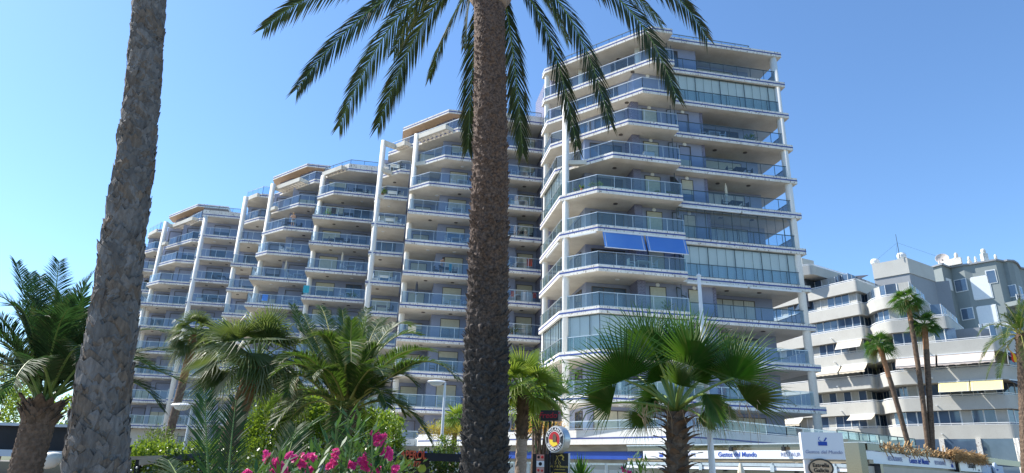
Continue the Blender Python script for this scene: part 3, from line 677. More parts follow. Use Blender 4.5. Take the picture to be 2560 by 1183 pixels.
# shade sail and parasol on the roof terrace
mb = MB(); z6 = CAMZ + 23.4
a, b, c = atz(2100, 693, z6 + 1.2), atz(2172, 688, z6 + 1.6), atz(2140, 702, z6 + .3); mb.poly([a, c, b]); mb.poly([a + Vector((0, 0, .03)), b + Vector((0, 0, .03)), c + Vector((0, 0, .03))])
tag(mb.build('shade_sail', 'dark_fabric'), 'dark shade sail stretched over the roof terrace of the grey building', 'shade sail')
# Spanish flag
p = atz(2517, 862, fz(3) - 2.0 + .6); fl = thing('flag', 'small red and yellow Spanish flag hanging from a parapet pole of the grey building', 'flag', p)
mb = MB(); N = 10
pt = atz(2516, 862, 15.1)
for i in range(N):
    for r_, (h0, h1) in enumerate(((0, .25), (.25, .75), (.75, 1))):
        mb.cur = 0 if r_ != 1 else 1
        f = lambda t, h: pt + Vector((.1 + .95 * t * h + .2 * t, .1 * math.sin(t * 9), -1.75 * t - .25 * h * (1 - t)))
        t0, t1 = i / N, (i + 1) / N; mb.poly([f(t0, h0), f(t0, h1), f(t1, h1), f(t1, h0)])
MATS['flag_red'] = simple('flag_red', (.62, .02, .02), (.7, .03, .02)); MATS['flag_yellow'] = simple('flag_yellow', (.85, .5, .02), (.8, .48, .02))
mb.build('cloth', ['flag_red', 'flag_yellow'], fl)
mb = MB(); mb.tube([pt + Vector((0, .3, -1.9)), pt + Vector((.05, 0, .3))], .025, 6); mb.build('pole', 'white_metal', fl)
# ------------------------------------------------------------------ far block with chimneys
FB = thing('apartment_building', 'green-grey block with chimneys and a satellite dish, farthest behind the terraced grey building', 'apartment building', (75, 115, 0))
Z3 = CAMZ + 40
q = [atz(x, y, Z3) for x, y in ((2328, 667), (2352, 660), (2375, 668), (2407, 661), (2425, 659), (2487, 648.5), (2506, 652), (2516, 650), (2530, 651), (2540, 657), (2547, 668), (2600, 680))]
q = [(p.x, p.y) for p in q]; bk3 = [(q[-1][0] + 6, q[-1][1] + 25), (q[0][0], q[0][1] + 30)]
nwall(q + bk3, 6, Z3 - .3, 'green_grey_render', 'wall', FB); nwall(off2(q, -.35) + bk3, Z3 - .3, Z3, 'dark_grey_render', 'roof_edge', FB)
def onseg(i, t, z, o=-.04):
    a, b = Vector(q[i]), Vector(q[i + 1]); d = (b - a).normalized(); n_ = Vector((d.y, -d.x)); p = a.lerp(b, t) + n_ * (-o); return Vector((p.x, p.y, z)), Vector((d.x, d.y, 0)), Vector((n_.x, n_.y, 0))
for i, t, dz, w, h, kind in ((2, .55, 4.0, 1.9, 2.2, 'w'), (2, .6, 9.6, 1.9, 2.0, 'w'), (4, .22, 5.0, 3.0, 4.2, 's'), (4, .22, 10.8, 3.2, 4.4, 's'), (4, .72, 3.2, 1.3, 2.3, 'w'), (1, .5, 3.8, 1.6, 2.0, 's'), (4, .2, 17.5, 3, 2.4, 's'), (2, .6, 15.5, 1.9, 2.0, 'w'), (6, .7, 6.0, 1.2, 2.0, 'w'), (8, .4, 6.2, 1.2, 2.2, 'w')):
    p, d, n_ = onseg(i, t, Z3 - dz); mb = MB(); mb.box(p, w + .3, .12, h + .3, d, n_); fr = mb.build('window', 'white_metal', FB)
    mb = MB(); mb.box(p + n_ * .05, w, .1, h, d, n_); mb.build('pane' if kind == 'w' else 'roller_shutter', 'window_sky' if kind == 'w' else 'white_plastic', fr)
for z_, i0, t0, i1, t1, dep in ((Z3 - 8.3, 5, .0, 11 - 1, .4, 2.2), (Z3 - 13.4, 3, .2, 10, .5, 3.0), (Z3 - 14.8, 1, .3, 2, .9, 2.5), (Z3 - 19.5, 4, .5, 10, .6, 3.0), (Z3 - 25, 2, .2, 10, .6, 3.4)):
    pts = [onseg(i0, t0, z_)[0]] + [Vector((q[j][0], q[j][1], z_)) for j in range(i0 + 1, i1 + 1)] + [onseg(i1, t1, z_)[0]]
    pl = [(p.x, p.y) for p in pts]; out_ = off2(pl, -dep)
    mb = MB()
    for (a, b), (c, d) in zip(zip(pl, pl[1:]), zip(out_, out_[1:])): mb.prism([c, d, b, a], z_ - .9, z_ - .1, frame=False)
    o = mb.build('balcony', 'green_grey_render', FB); fr = MB()
    for a, b in zip(out_, out_[1:]):
        for h in (.15, .45, .75, 1.0): fr.beam((a[0], a[1], z_ + h), (b[0], b[1], z_ + h), .07, .07)
        L = math.hypot(a[0] - b[0], a[1] - b[1]); n = max(1, int(L / 1.6))
        for s_ in range(n + 1): t = s_ / n; x, y = a[0] + (b[0] - a[0]) * t, a[1] + (b[1] - a[1]) * t; fr.beam((x, y, z_), (x, y, z_ + 1.05), .1, .1)
    fr.build('railing', 'white_metal', o)
for (px, py, w, h, cap) in [(a_, b_, c_ * .5, d_ * .62, e_) for a_, b_, c_, d_, e_ in ((2409, 664, 1.6, 3.4, 1), (2439, 660, 1.2, 1.6, 1), (2455, 656, 1.0, 1.0, 1), (2478, 653, 2.0, 3.2, 1), (2507, 655, 1.2, 1.6, 1), (2363, 668, .8, 1.2, 1))]:
    p = atz(px, py, Z3); mb = MB(); mb.box((p.x, p.y + 1.5, Z3 + h / 2), w, w * .8, h); o = mb.build('chimney', 'white_plaster', FB)
    mb = MB(); mb.lathe((p.x, p.y + 1.5, Z3 + h), [(.35 * w, 0), (.42 * w, .3), (.42 * w, .6), (.3 * w, .9), (.1, 1.0)], 12); mb.build('cowl', 'white_plaster', o)
p = atz(2377, 668, Z3); t = thing('satellite_dish', 'round satellite dish on the roof of the far green-grey block', 'satellite dish', p + Vector((0, 2, 0)))
mb = MB(); mb.lathe(p + Vector((0, 2, 2.3)), [(.06, .17), (.5, .13), (.9, .01), (1.2, -.2), (1.16, -.25), (.8, -.06), (.4, .06), (.07, .1)], 20, ax=Vector((.5, .8, -.35)).normalized(), ex=Vector((.85, -.53, 0)).normalized()); mb.build('dish', 'pink_fabric', t)
mb = MB(); mb.tube([p + Vector((0, 2, 0)), p + Vector((0, 2, 2.2))], .12, 6); mb.build('mast', 'dark_metal', t)
mb = MB(); a = atz(2372, 663, Z3 + .1); b = atz(2414, 655, Z3 + .1); mb.beam((a.x, a.y + 1, Z3 + .7), (b.x, b.y + 1, Z3 + .7), .6, 1.3); mb.build('roof_parapet', 'white_plaster', FB)
# a distant low hillside at the far left
mb = MB(); prev = None
for i in range(40):
    x = -420 + i * 12; h = 10 + 6 * noise.noise(Vector((i * .2, 0, 0)))
    if prev: mb.poly([(prev[0], 300, 0), (x, 300, 0), (x, 330, h), (prev[0], 330, prev[1])]); mb.poly([(prev[0], 330, prev[1]), (x, 330, h), (x, 520, h * 1.3), (prev[0], 520, prev[1] * 1.3)])
    prev = (x, h)
simple('far_scrub', (.10, .14, .07), (.2, .2, .13), .05, .9); struct(mb.build('hills', 'far_scrub'))
# ------------------------------------------------------------------ vegetation
leafmat('date_leaf', (.016, .032, .010), (.04, .055, .016), .18, (.10, .16, .03), rough=.6)
leafmat('canary_leaf', (.018, .045, .011), (.055, .10, .02), .30, (.22, .42, .03), tip=(.26, .19, .09), rough=.5)
leafmat('dark_palm_leaf', (.018, .048, .014), (.04, .085, .022), .3, (.05, .15, .03), rough=.6)
leafmat("fan_leaf", (.022, .07, .012), (.055, .135, .02), .4, (.20, .45, .03), tip=(.36, .22, .09))
leafmat('fan_leaf_light', (.13, .22, .035), (.20, .30, .05), .45, (.5, .62, .05), tip=(.55, .42, .2))
leafmat('fan_leaf_grey', (.045, .085, .025), (.11, .16, .05), .35, (.3, .4, .06), tip=(.6, .52, .36), rough=.4)
leafmat('bush_leaf', (.05, .12, .015), (.14, .24, .03), .35, (.45, .6, .04), rough=.28)
leafmat('hedge_leaf', (.03, .07, .02), (.08, .13, .03), .3, rough=.3)
leafmat('oleander_leaf', (.035, .095, .03), (.07, .15, .05), .25, rough=.5)
leafmat('pink_petal', (.72, .04, .22), (.85, .10, .38), .35, (1, .2, .5))
leafmat('orange_petal', (.6, .2, .06), (.7, .4, .1), .3)
leafmat('dry_leaf', (.28, .18, .09), (.42, .28, .14), .3)
simple('petiole', (.20, .21, .045), (.32, .29, .07), 3, .5)
simple('petiole_green', (.12, .20, .04), (.20, .26, .06), 3, .5)
simple('bark_grey', (.085, .075, .068), (.21, .19, .17), 4, .85, .6, stretch=(5, 5, 1.2))
simple('bark_brown', (.10, .065, .045), (.25, .17, .12), 14, .9, .8)
simple('bark_dark', (.025, .024, .026), (.085, .08, .08), 12, .8, .9)
simple('bark_red', (.25, .11, .05), (.36, .20, .11), 10, .9, .8)
simple('bark_tan', (.30, .21, .15), (.46, .35, .27), 5, .9, .5, stretch=(3, 3, 8))
simple('boot_brown', (.055, .034, .022), (.19, .125, .08), 8, .8, .5)
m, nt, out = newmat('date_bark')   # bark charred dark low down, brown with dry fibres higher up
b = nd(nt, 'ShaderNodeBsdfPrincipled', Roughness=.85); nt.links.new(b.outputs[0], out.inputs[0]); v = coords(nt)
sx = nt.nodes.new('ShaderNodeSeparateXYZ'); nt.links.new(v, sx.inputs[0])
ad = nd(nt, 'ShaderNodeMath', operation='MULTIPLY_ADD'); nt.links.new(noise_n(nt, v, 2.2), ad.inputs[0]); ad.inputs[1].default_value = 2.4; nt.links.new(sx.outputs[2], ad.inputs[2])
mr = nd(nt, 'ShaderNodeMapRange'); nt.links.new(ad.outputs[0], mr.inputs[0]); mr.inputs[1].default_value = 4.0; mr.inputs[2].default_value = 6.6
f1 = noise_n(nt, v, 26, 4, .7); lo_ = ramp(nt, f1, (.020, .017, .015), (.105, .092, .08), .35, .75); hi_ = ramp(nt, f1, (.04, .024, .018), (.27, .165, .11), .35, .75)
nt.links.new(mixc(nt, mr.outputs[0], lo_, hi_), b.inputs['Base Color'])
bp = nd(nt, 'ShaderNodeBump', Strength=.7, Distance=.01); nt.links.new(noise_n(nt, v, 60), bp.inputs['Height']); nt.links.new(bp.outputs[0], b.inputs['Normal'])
def bez(p0, p1, p2, n):
    p0, p1, p2 = Vector(p0), Vector(p1), Vector(p2)
    return [p0 * (1 - t) ** 2 + p1 * 2 * t * (1 - t) + p2 * t * t for t in [i / n for i in range(n + 1)]]
def frond(path, ll=.4, pairs=60, width=.028, start=.15, vee=.35, lean=.9, drop=.25, brown=.12, rr=.018, updir=None, lmb=None, rmb=None, roll=0.0, rnd=random, dead=0):
    # pinnate leaf: leaflets in two ranks along the rachis
    n = len(path) - 1; L = [0]
    for a, b in zip(path, path[1:]): L.append(L[-1] + (b - a).length)
    T = L[-1]
    def pos(s_):
        s_ = min(max(s_, 0), T * .9999)
        i = 0
        while L[i + 1] < s_: i += 1
        t = (s_ - L[i]) / (L[i + 1] - L[i]); return path[i].lerp(path[i + 1], t), (path[i + 1] - path[i]).normalized()
    updir = updir or Vector((0, 0, 1))
    rmb.tube(path, [rr * (1.6 - 1.35 * i / n) for i in range(n + 1)], 5)
    for i in range(pairs):
        t = start + (1 - start) * (i + rnd.random() * .4) / pairs; p, d = pos(t * T)
        sd = d.cross(updir)
        if sd.length < .05: sd = d.cross(Vector((0, 1, .1)))
        sd.normalize(); up = sd.cross(d).normalized()
        if roll: sd, up = sd * math.cos(roll) + up * math.sin(roll), up * math.cos(roll) - sd * math.sin(roll)
        q = (t - start) / (1 - start); prof = min(1, .45 + 2.2 * q) * (1 if q < .6 else 1 - .55 * ((q - .6) / .4) ** 1.3)
        fl = lean + .5 * q
        for s_ in (-1, 1):
            l_ = ll * prof * rnd.uniform(.85, 1.1); v = (sd * s_ + d * fl * rnd.uniform(.85, 1.15) + up * (vee + rnd.uniform(-.12, .12))).normalized()
            w = v.cross(up); w = (w.normalized() if w.length > .01 else d) * width * .5 * rnd.uniform(.8, 1.2); w = (w + up * rnd.uniform(-.5, .5) * width * .5)
            m_ = p + v * l_ * .5 + Vector((0, 0, -drop * l_ * .12)); e = p + v * l_ * .97 + Vector((0, 0, -drop * l_ * .5))
            tb = dead if dead else (brown if rnd.random() < .5 else 0) + (max(0, q - .85) * 3 * brown)
            a = lmb.vert(p + w * .5, min(1, dead)); b = lmb.vert(p - w * .5, min(1, dead)); c_ = lmb.vert(m_ - w, min(1, dead + tb * .2)); d_ = lmb.vert(m_ + w, min(1, dead + tb * .2)); e_ = lmb.vert(e, min(1, dead + tb * 3))
            lmb.face((a, b, c_, d_)); lmb.face((d_, c_, e_))
def put_leaf(parent, lm, rm, leafm, petm, nleaf='leaflets', name='frond'):
    o = rm.build(name, petm, parent); lm.build(nleaf, leafm, o, tips=True); return o
def trunk_surface(path, rads, n, dz, disp, name, mat, parent, smooth=True, matfn=None):
    # displaced round trunk: disp(angle, height_along) -> radial offset
    P = [Vector(p) for p in path]; L = [0]
    for a, b in zip(P, P[1:]): L.append(L[-1] + (b - a).length)
    T = L[-1]; rows = int(T / dz) + 1; mb = MB(); prev = None
    for r in range(rows + 1):
        s_ = T * r / rows; i = 0
        while i < len(L) - 2 and L[i + 1] < s_: i += 1
        t = (s_ - L[i]) / (L[i + 1] - L[i]); c_ = P[i].lerp(P[i + 1], t); rad = rads[i] + (rads[i + 1] - rads[i]) * t
        ring = []
        for k in range(n):
            a = 2 * math.pi * k / n; R = rad + disp(a, s_, T); ring.append(mb.vert(c_ + Vector((math.cos(a), math.sin(a), 0)) * R))
        if prev:
            for k in range(n):
                mb.cur = matfn(s_, T) if matfn else 0
                mb.face((prev[k], prev[(k + 1) % n], ring[(k + 1) % n], ring[k]))
        prev = ring
    return mb.build(name, mat, parent, smooth=smooth)
def scales(rowh, cols, amp, seed=0, nz=.4):
    # staggered, overlapping leaf-scar bumps; rowh / cols / amp are functions of relative height
    def f(a, s_, T):
        q = s_ / T; h = rowh(q); c_ = cols(q); row = s_ / h + .35 * noise.noise(Vector((a * 2, s_ * 1.5, seed)))
        ri = math.floor(row); fr = row - ri; x = a / (2 * math.pi) * c_ + (ri % 2) * .5 + .3 * noise.noise(Vector((ri * 1.7, a, seed)))
        fx = abs((x % 1) - .5) * 2
        b = (1 - fx ** 2.2) * (fr ** .6) * (1 if fr < .82 else (1 - fr) / .18)
        return amp(q) * (b - .3) + amp(q) * nz * noise.noise(Vector((math.cos(a) * 6, math.sin(a) * 6, s_ * 7 + seed)))
    return f
# ---- big date palm in the middle
def date_palm():
    Y = 9.5; base = at(1211, 1183, Y); pth = [Vector((base.x, Y, 0))] + [at(x, y, Y) for x, y in ((1211, 1183), (1216, 900), (1222, 600), (1226, 400), (1224, 100), (1223, -60))]
    hub = pth[-1] + Vector((0, 0, .15))
    t = thing('palm_tree', 'tall date palm with thick dark trunk and hanging fronds, middle of the view', 'palm tree', (pth[0].x, Y, 0))
    rads = [.30, .295, .285, .275, .262, .255, .27]
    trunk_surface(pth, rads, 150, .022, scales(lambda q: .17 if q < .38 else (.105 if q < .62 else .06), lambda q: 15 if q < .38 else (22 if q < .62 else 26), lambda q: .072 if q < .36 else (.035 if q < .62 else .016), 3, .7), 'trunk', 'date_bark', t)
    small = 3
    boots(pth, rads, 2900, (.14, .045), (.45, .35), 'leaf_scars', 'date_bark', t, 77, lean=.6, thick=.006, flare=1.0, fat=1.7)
    mb = MB(); c_ = at(1224, 8, Y); mb.lathe(c_, [(.26, -.1), (.31, .0), (.38, .12), (.42, .3), (.38, .6), (.2, .8)], 24); mb.build('crown_base', 'bark_tan', t, smooth=True)
    rnd = random.Random(5)
    # tip pixel, tip distance, mid pixel pull, leaflet size
    F = [((660, 72), 8.6, (830, -95)), ((742, 224), 8.8, (950, -70)), ((848, 316), 9.3, (1010, -95)), ((944, 318), 10.4, (1075, -60)), ((1073, 196), 12.6, (1120, 20)), ((1170, 372), 10.1, (1185, 0)),
         ((1307, 384), 9.9, (1278, 0)), ((1442, 366), 9.4, (1368, -60)), ((1525, 308), 9.0, (1420, -100)), ((1692, 246), 8.7, (1570, -130)), ((1768, 96), 9.2, (1640, -160)), ((1655, 60), 11.8, (1530, -110)),
         ((1160, 120), 13.2, (1175, -80)), ((900, 60), 12.5, (1040, -160)), ((985, 130), 12.2, (1090, -120)), ((1420, 100), 12.6, (1330, -120))]
    for (tp, ty, mp) in F:
        tip = at(tp[0], tp[1], ty); mid = at(mp[0], mp[1], (Y + ty) / 2 + .0)
        lm, rm = MB(), MB(); frond(bez(hub + Vector((rnd.uniform(-.1, .1), rnd.uniform(-.1, .1), 0)), mid, tip, 16), ll=.50, pairs=96, width=.023, start=.10, vee=.10, lean=1.75, drop=.7, brown=.4, rr=.016, updir=((CAM - mid).normalized() * .75 + Vector((rnd.uniform(-.4, .4), 0, .45))).normalized(), lmb=lm, rmb=rm, rnd=rnd)
        put_leaf(t, lm, rm, 'date_leaf', 'petiole_green')
    for i in range(16):  # upper fronds above the picture
        a = i * 2.4; e = RAD(35 + 45 * (i / 16)); d = Vector((math.cos(a) * math.cos(e), math.sin(a) * math.cos(e), math.sin(e))); L_ = 3.4
        lm, rm = MB(), MB(); frond(bez(hub + Vector((0, 0, .4)), hub + d * L_ * .7 + Vector((0, 0, .5)), hub + d * L_ + Vector((0, 0, -.3)), 12), ll=.48, pairs=50, width=.034, vee=.4, lmb=lm, rmb=rm, rnd=rnd)
        put_leaf(t, lm, rm, 'date_leaf', 'petiole_green')
# ---- trunk clad in old leaf bases
def boots(path, rads, n, size, tilt, name, mats, parent, seed=1, lean=.35, thick=.012, flare=1.0, curl=0, split=False, fat=1.0):
    rnd = random.Random(seed); P = [Vector(p) for p in path]; L = [0]
    for a, b in zip(P, P[1:]): L.append(L[-1] + (b - a).length)
    T = L[-1]; mb = MB(); h = 0; i = 0
    while i < n:
        s_ = T * (i + rnd.random()) / n; j = 0
        while j < len(L) - 2 and L[j + 1] < s_: j += 1
        t = (s_ - L[j]) / (L[j + 1] - L[j]); c_ = P[j].lerp(P[j + 1], t); r = rads[j] + (rads[j + 1] - rads[j]) * t
        a = i * 2.39996 + rnd.uniform(-.15, .15); o = Vector((math.cos(a), math.sin(a), 0)); sdv = Vector((-math.sin(a), math.cos(a), 0)); up = (P[j + 1] - P[j]).normalized()
        q = s_ / T; sz = (size[0] + (size[1] - size[0]) * q) * rnd.uniform(.75, 1.3); w = sz * rnd.uniform(.38, .52) * fat; ln = lean * rnd.choice([-1, 1]) * rnd.uniform(.3, 1.2); mb.cur = rnd.choice(range(len(mats))) if isinstance(mats, list) else 0
        tl = (tilt[0] + (tilt[1] - tilt[0]) * q) * rnd.uniform(.4, 1.7)
        rows = []
        for jj, (f, wf) in enumerate(((0, 1.0), (.3, .95), (.6, .7), (.85, .35), (1.0, .06))):
            hh = f * sz - .3 * sz - (curl * .5 * sz * f ** 3 if curl else 0); rr_ = r * .985 + tl * sz * f ** 1.6 * flare + (curl * sz * f * f if curl else 0); hw = w * wf
            def PT(x, extra, dz_=0.):
                aa = a + (ln * f * sz + x) / max(rr_, .05); return c_ + up * (hh + dz_) + Vector((math.cos(aa), math.sin(aa), 0)) * (rr_ + extra)
            dn = up * sz * (.16 * f if split else 0); jit = Vector((rnd.uniform(-1, 1), rnd.uniform(-1, 1), rnd.uniform(-1, 1))) * sz * .05 * f
            hw = hw if not split else w * (1.0, .95, .8, .55, .26)[jj]
            rows.append((PT(-hw, -.02 * w) + jit, PT(0, .10 * w * wf) - dn, PT(hw, -.02 * w) - jit, o))
        fr = [[mb.vert(p) for p in rw[:3]] for rw in rows]; bkk = [[mb.vert(p - rw[3] * thick) for p in rw[:3]] for rw in rows]
        for u_ in range(4):
            for x in range(2):
                mb.face((fr[u_][x], fr[u_][x + 1], fr[u_ + 1][x + 1], fr[u_ + 1][x])); mb.face((bkk[u_][x + 1], bkk[u_][x], bkk[u_ + 1][x], bkk[u_ + 1][x + 1]))
            mb.face((fr[u_][0], fr[u_ + 1][0], bkk[u_ + 1][0], bkk[u_][0])); mb.face((fr[u_][2], bkk[u_][2], bkk[u_ + 1][2], fr[u_ + 1][2]))
        i += 1
    return mb.build(name, mats, parent)
def fan(lmb, base, c_, axis, nrm, R, nseg=32, spread=1.75, droop=.35, brown=.3, rnd=random, cut=.34, dead=0., wf=1.0, curlp=.25):
    axis = axis.normalized(); side = axis.cross(nrm).normalized(); nrm = side.cross(axis).normalized()
    ph = rnd.uniform(-.1, .1); dth = 2 * spread / nseg; inner = []
    def pt(th, r, lift=0.):
        p = c_ + (axis * math.cos(th) + side * math.sin(th)) * r + nrm * (lift + .16 * r * (abs(th) / spread) ** 2)
        q = max(0, r / R - .25); return p + Vector((0, 0, -droop * R * q * q))
    e = [pt(-spread + dth * i, R * cut) for i in range(nseg + 1)]; e0 = [lmb.vert(p, dead) for p in e]; cc = lmb.vert(c_, dead)
    for i in range(nseg):
        th = -spread + dth * (i + .5); l_ = R * (.72 + .28 * math.cos(th * .55)) * rnd.uniform(.9, 1.08)
        m_ = lmb.vert(pt(th, R * cut * 1.02, .045 * R), min(1, dead + rnd.random() ** 3 * .35)); lmb.face((cc, e0[i], m_)); lmb.face((cc, m_, e0[i + 1]))
        th2 = th + rnd.uniform(-.035, .035); w = R * cut * dth * .5 * wf * 1.05; br = 0 if rnd.random() > brown else rnd.uniform(.5, 1)
        a1 = pt(th2, l_ * .76, .01 * R); s2 = (axis * -math.sin(th2) + side * math.cos(th2))
        dr = Vector((0, 0, -1)) * R * (curlp * rnd.uniform(.2, 1.6)) * .3
        p1 = lmb.vert(a1 - s2 * w * .48, min(1, dead + br * .25)); p2 = lmb.vert(a1 + s2 * w * .48, min(1, dead + br * .25)); tp = lmb.vert(pt(th2 + rnd.uniform(-.05, .05), l_) + dr, min(1, dead + br))
        lmb.face((e0[i], m_, p1)); lmb.face((m_, p2, p1)); lmb.face((m_, e0[i + 1], p2)); lmb.face((p1, p2, tp))
def fan_palm(name_label, hubpx, Y, base_px, crownR, leafR, leafm, nleaf=26, seed=1, trunk=(.16, .2), tr_mats=('bark_red', 'bark_brown'), droop=.4, emin=-35, emax=82, group=None, boot=None, pet='petiole_green', brown=.3, nseg=30, low_dead=3, explicit=None, bend=0., lod=1, curlp=.25, split=.4, hubz=None):
    rnd = random.Random(seed); hub = at(hubpx[0], hubpx[1], Y); b = at(base_px[0], base_px[1], Y)
    k = (b.z) / max(.3, hub.z - b.z); ground = Vector((b.x + (b.x - hub.x) * k, Y, 0)); ctrl = (ground + hub) / 2 + Vector((bend, 0, 0))
    t = thing('palm_tree', name_label, 'palm tree', ground, group); pth = bez(ground, ctrl, hub, 10); n = 10
    rads = [trunk[1] + (trunk[0] - trunk[1]) * i / n for i in range(n + 1)]
    trunk_surface(pth, rads, 22 if lod > 1 else 36, .08 if lod > 1 else .04, scales(lambda q: .09, lambda q: 12, lambda q: rads[0] * .10, seed, .8), 'trunk', [tr_mats[0], tr_mats[1]], t, matfn=lambda s_, T: 0 if s_ / T > split else 1)
    if boot: boots(pth[int(boot[0] * 10):], rads[int(boot[0] * 10):], boot[1], (boot[2], boot[2] * .8), (boot[3], boot[3] * 1.2), 'leaf_bases', ['boot_brown'] if len(boot) < 6 else boot[5], t, seed, curl=boot[4])
    L_ = explicit or []
    if not explicit:
        for i in range(nleaf):
            q = (i + .5) / nleaf; e = RAD(emax + (emin - emax) * q ** .8); a = i * 2.39996 + rnd.uniform(-.3, .3); L_.append((a, e, crownR * rnd.uniform(.8, 1.1), leafR * rnd.uniform(.85, 1.12), 1.0 if i >= nleaf - low_dead else 0))
    for (a, e, pl, lr, dead) in L_:
        d = Vector((math.cos(a) * math.cos(e), math.sin(a) * math.cos(e), math.sin(e))); c_ = hub + d * pl + Vector((0, 0, -.10 * pl))
        rm, lm = MB(), MB(); p0 = hub + d * .05; mid = hub + d * pl * .55 + Vector((0, 0, .05 * pl)); pp_ = bez(p0, mid, c_, 5); rm.tube(pp_, [.022, .02, .018, .016, .014, .012], 5)
        ax = (c_ - mid).normalized(); ax = (ax + Vector((0, 0, -.25 if e < .6 else 0.0))).normalized(); sidev = Vector((-math.sin(a), math.cos(a), 0)); nrm = sidev.cross(ax) * (1 if rnd.random() < 1 else -1); nrm = (nrm + sidev * rnd.uniform(-.5, .5)).normalized()
        fan(lm, p0, c_, ax, -nrm if nrm.z < 0 else nrm, lr, nseg=nseg, droop=droop * rnd.uniform(.6, 1.4) + (.5 if dead else 0), brown=brown + (.5 if dead else 0), rnd=rnd, dead=.0 if not dead else .6, curlp=curlp)
        put_leaf(t, lm, rm, leafm, pet, 'blade', 'leaf')
    return t
# the big grey trunk at the left with its crown above the picture
def left_trunk():
    Y = 5.5; px = [(238, 1183), (256, 1000), (284, 800), (308, 600), (338, 400), (360, 200), (374, 0), (386, -200), (394, -400)]
    pts = [at(x, y, Y) for x, y in px]; k = pts[0] + (pts[0] - pts[1]) * (pts[0].z / (pts[1].z - pts[0].z)); k.z = 0; pts = [k] + pts
    rads = [.235, .213, .184, .166, .153, .145, .140, .137, .136, .136]
    t = thing('palm_tree', 'leaning fan palm trunk clad in grey overlapping leaf bases at the left edge', 'palm tree', k)
    trunk_surface(pts, [r * .96 for r in rads], 40, .08, lambda a, s_, T: .01 * noise.noise(Vector((a * 3, s_ * 5, 0))), 'trunk', 'bark_grey', t)
    boots(pts, rads, 2000, (.27, .135), (.10, .09), 'leaf_bases', ['bark_grey', 'bark_grey2', 'bark_grey3'], t, 4, lean=.85, thick=.008, flare=.8, split=True)
    hub = pts[-1] + Vector((.02, 0, .5)); rnd = random.Random(3)
    for i in range(22):
        a = i * 2.4; e = RAD(80 - 80 * (i / 22)); d = Vector((math.cos(a) * math.cos(e), math.sin(a) * math.cos(e), math.sin(e))); c_ = hub + d * .9; lm, rm = MB(), MB(); rm.tube([hub, hub + d * .5, c_], [.02, .018, .012], 5)
        fan(lm, hub, c_, d, Vector((-math.sin(a), math.cos(a), 0)).cross(d), .75, nseg=24, rnd=rnd); put_leaf(t, lm, rm, 'fan_leaf', 'petiole_green', 'blade', 'leaf')
simple('bark_grey2', (.12, .107, .096), (.27, .24, .215), 5, .85, .6, stretch=(6, 6, 1.2)); simple('bark_grey3', (.09, .07, .055), (.25, .19, .14), 6, .85, .6, stretch=(5, 5, 1))
left_trunk()
date_palm()
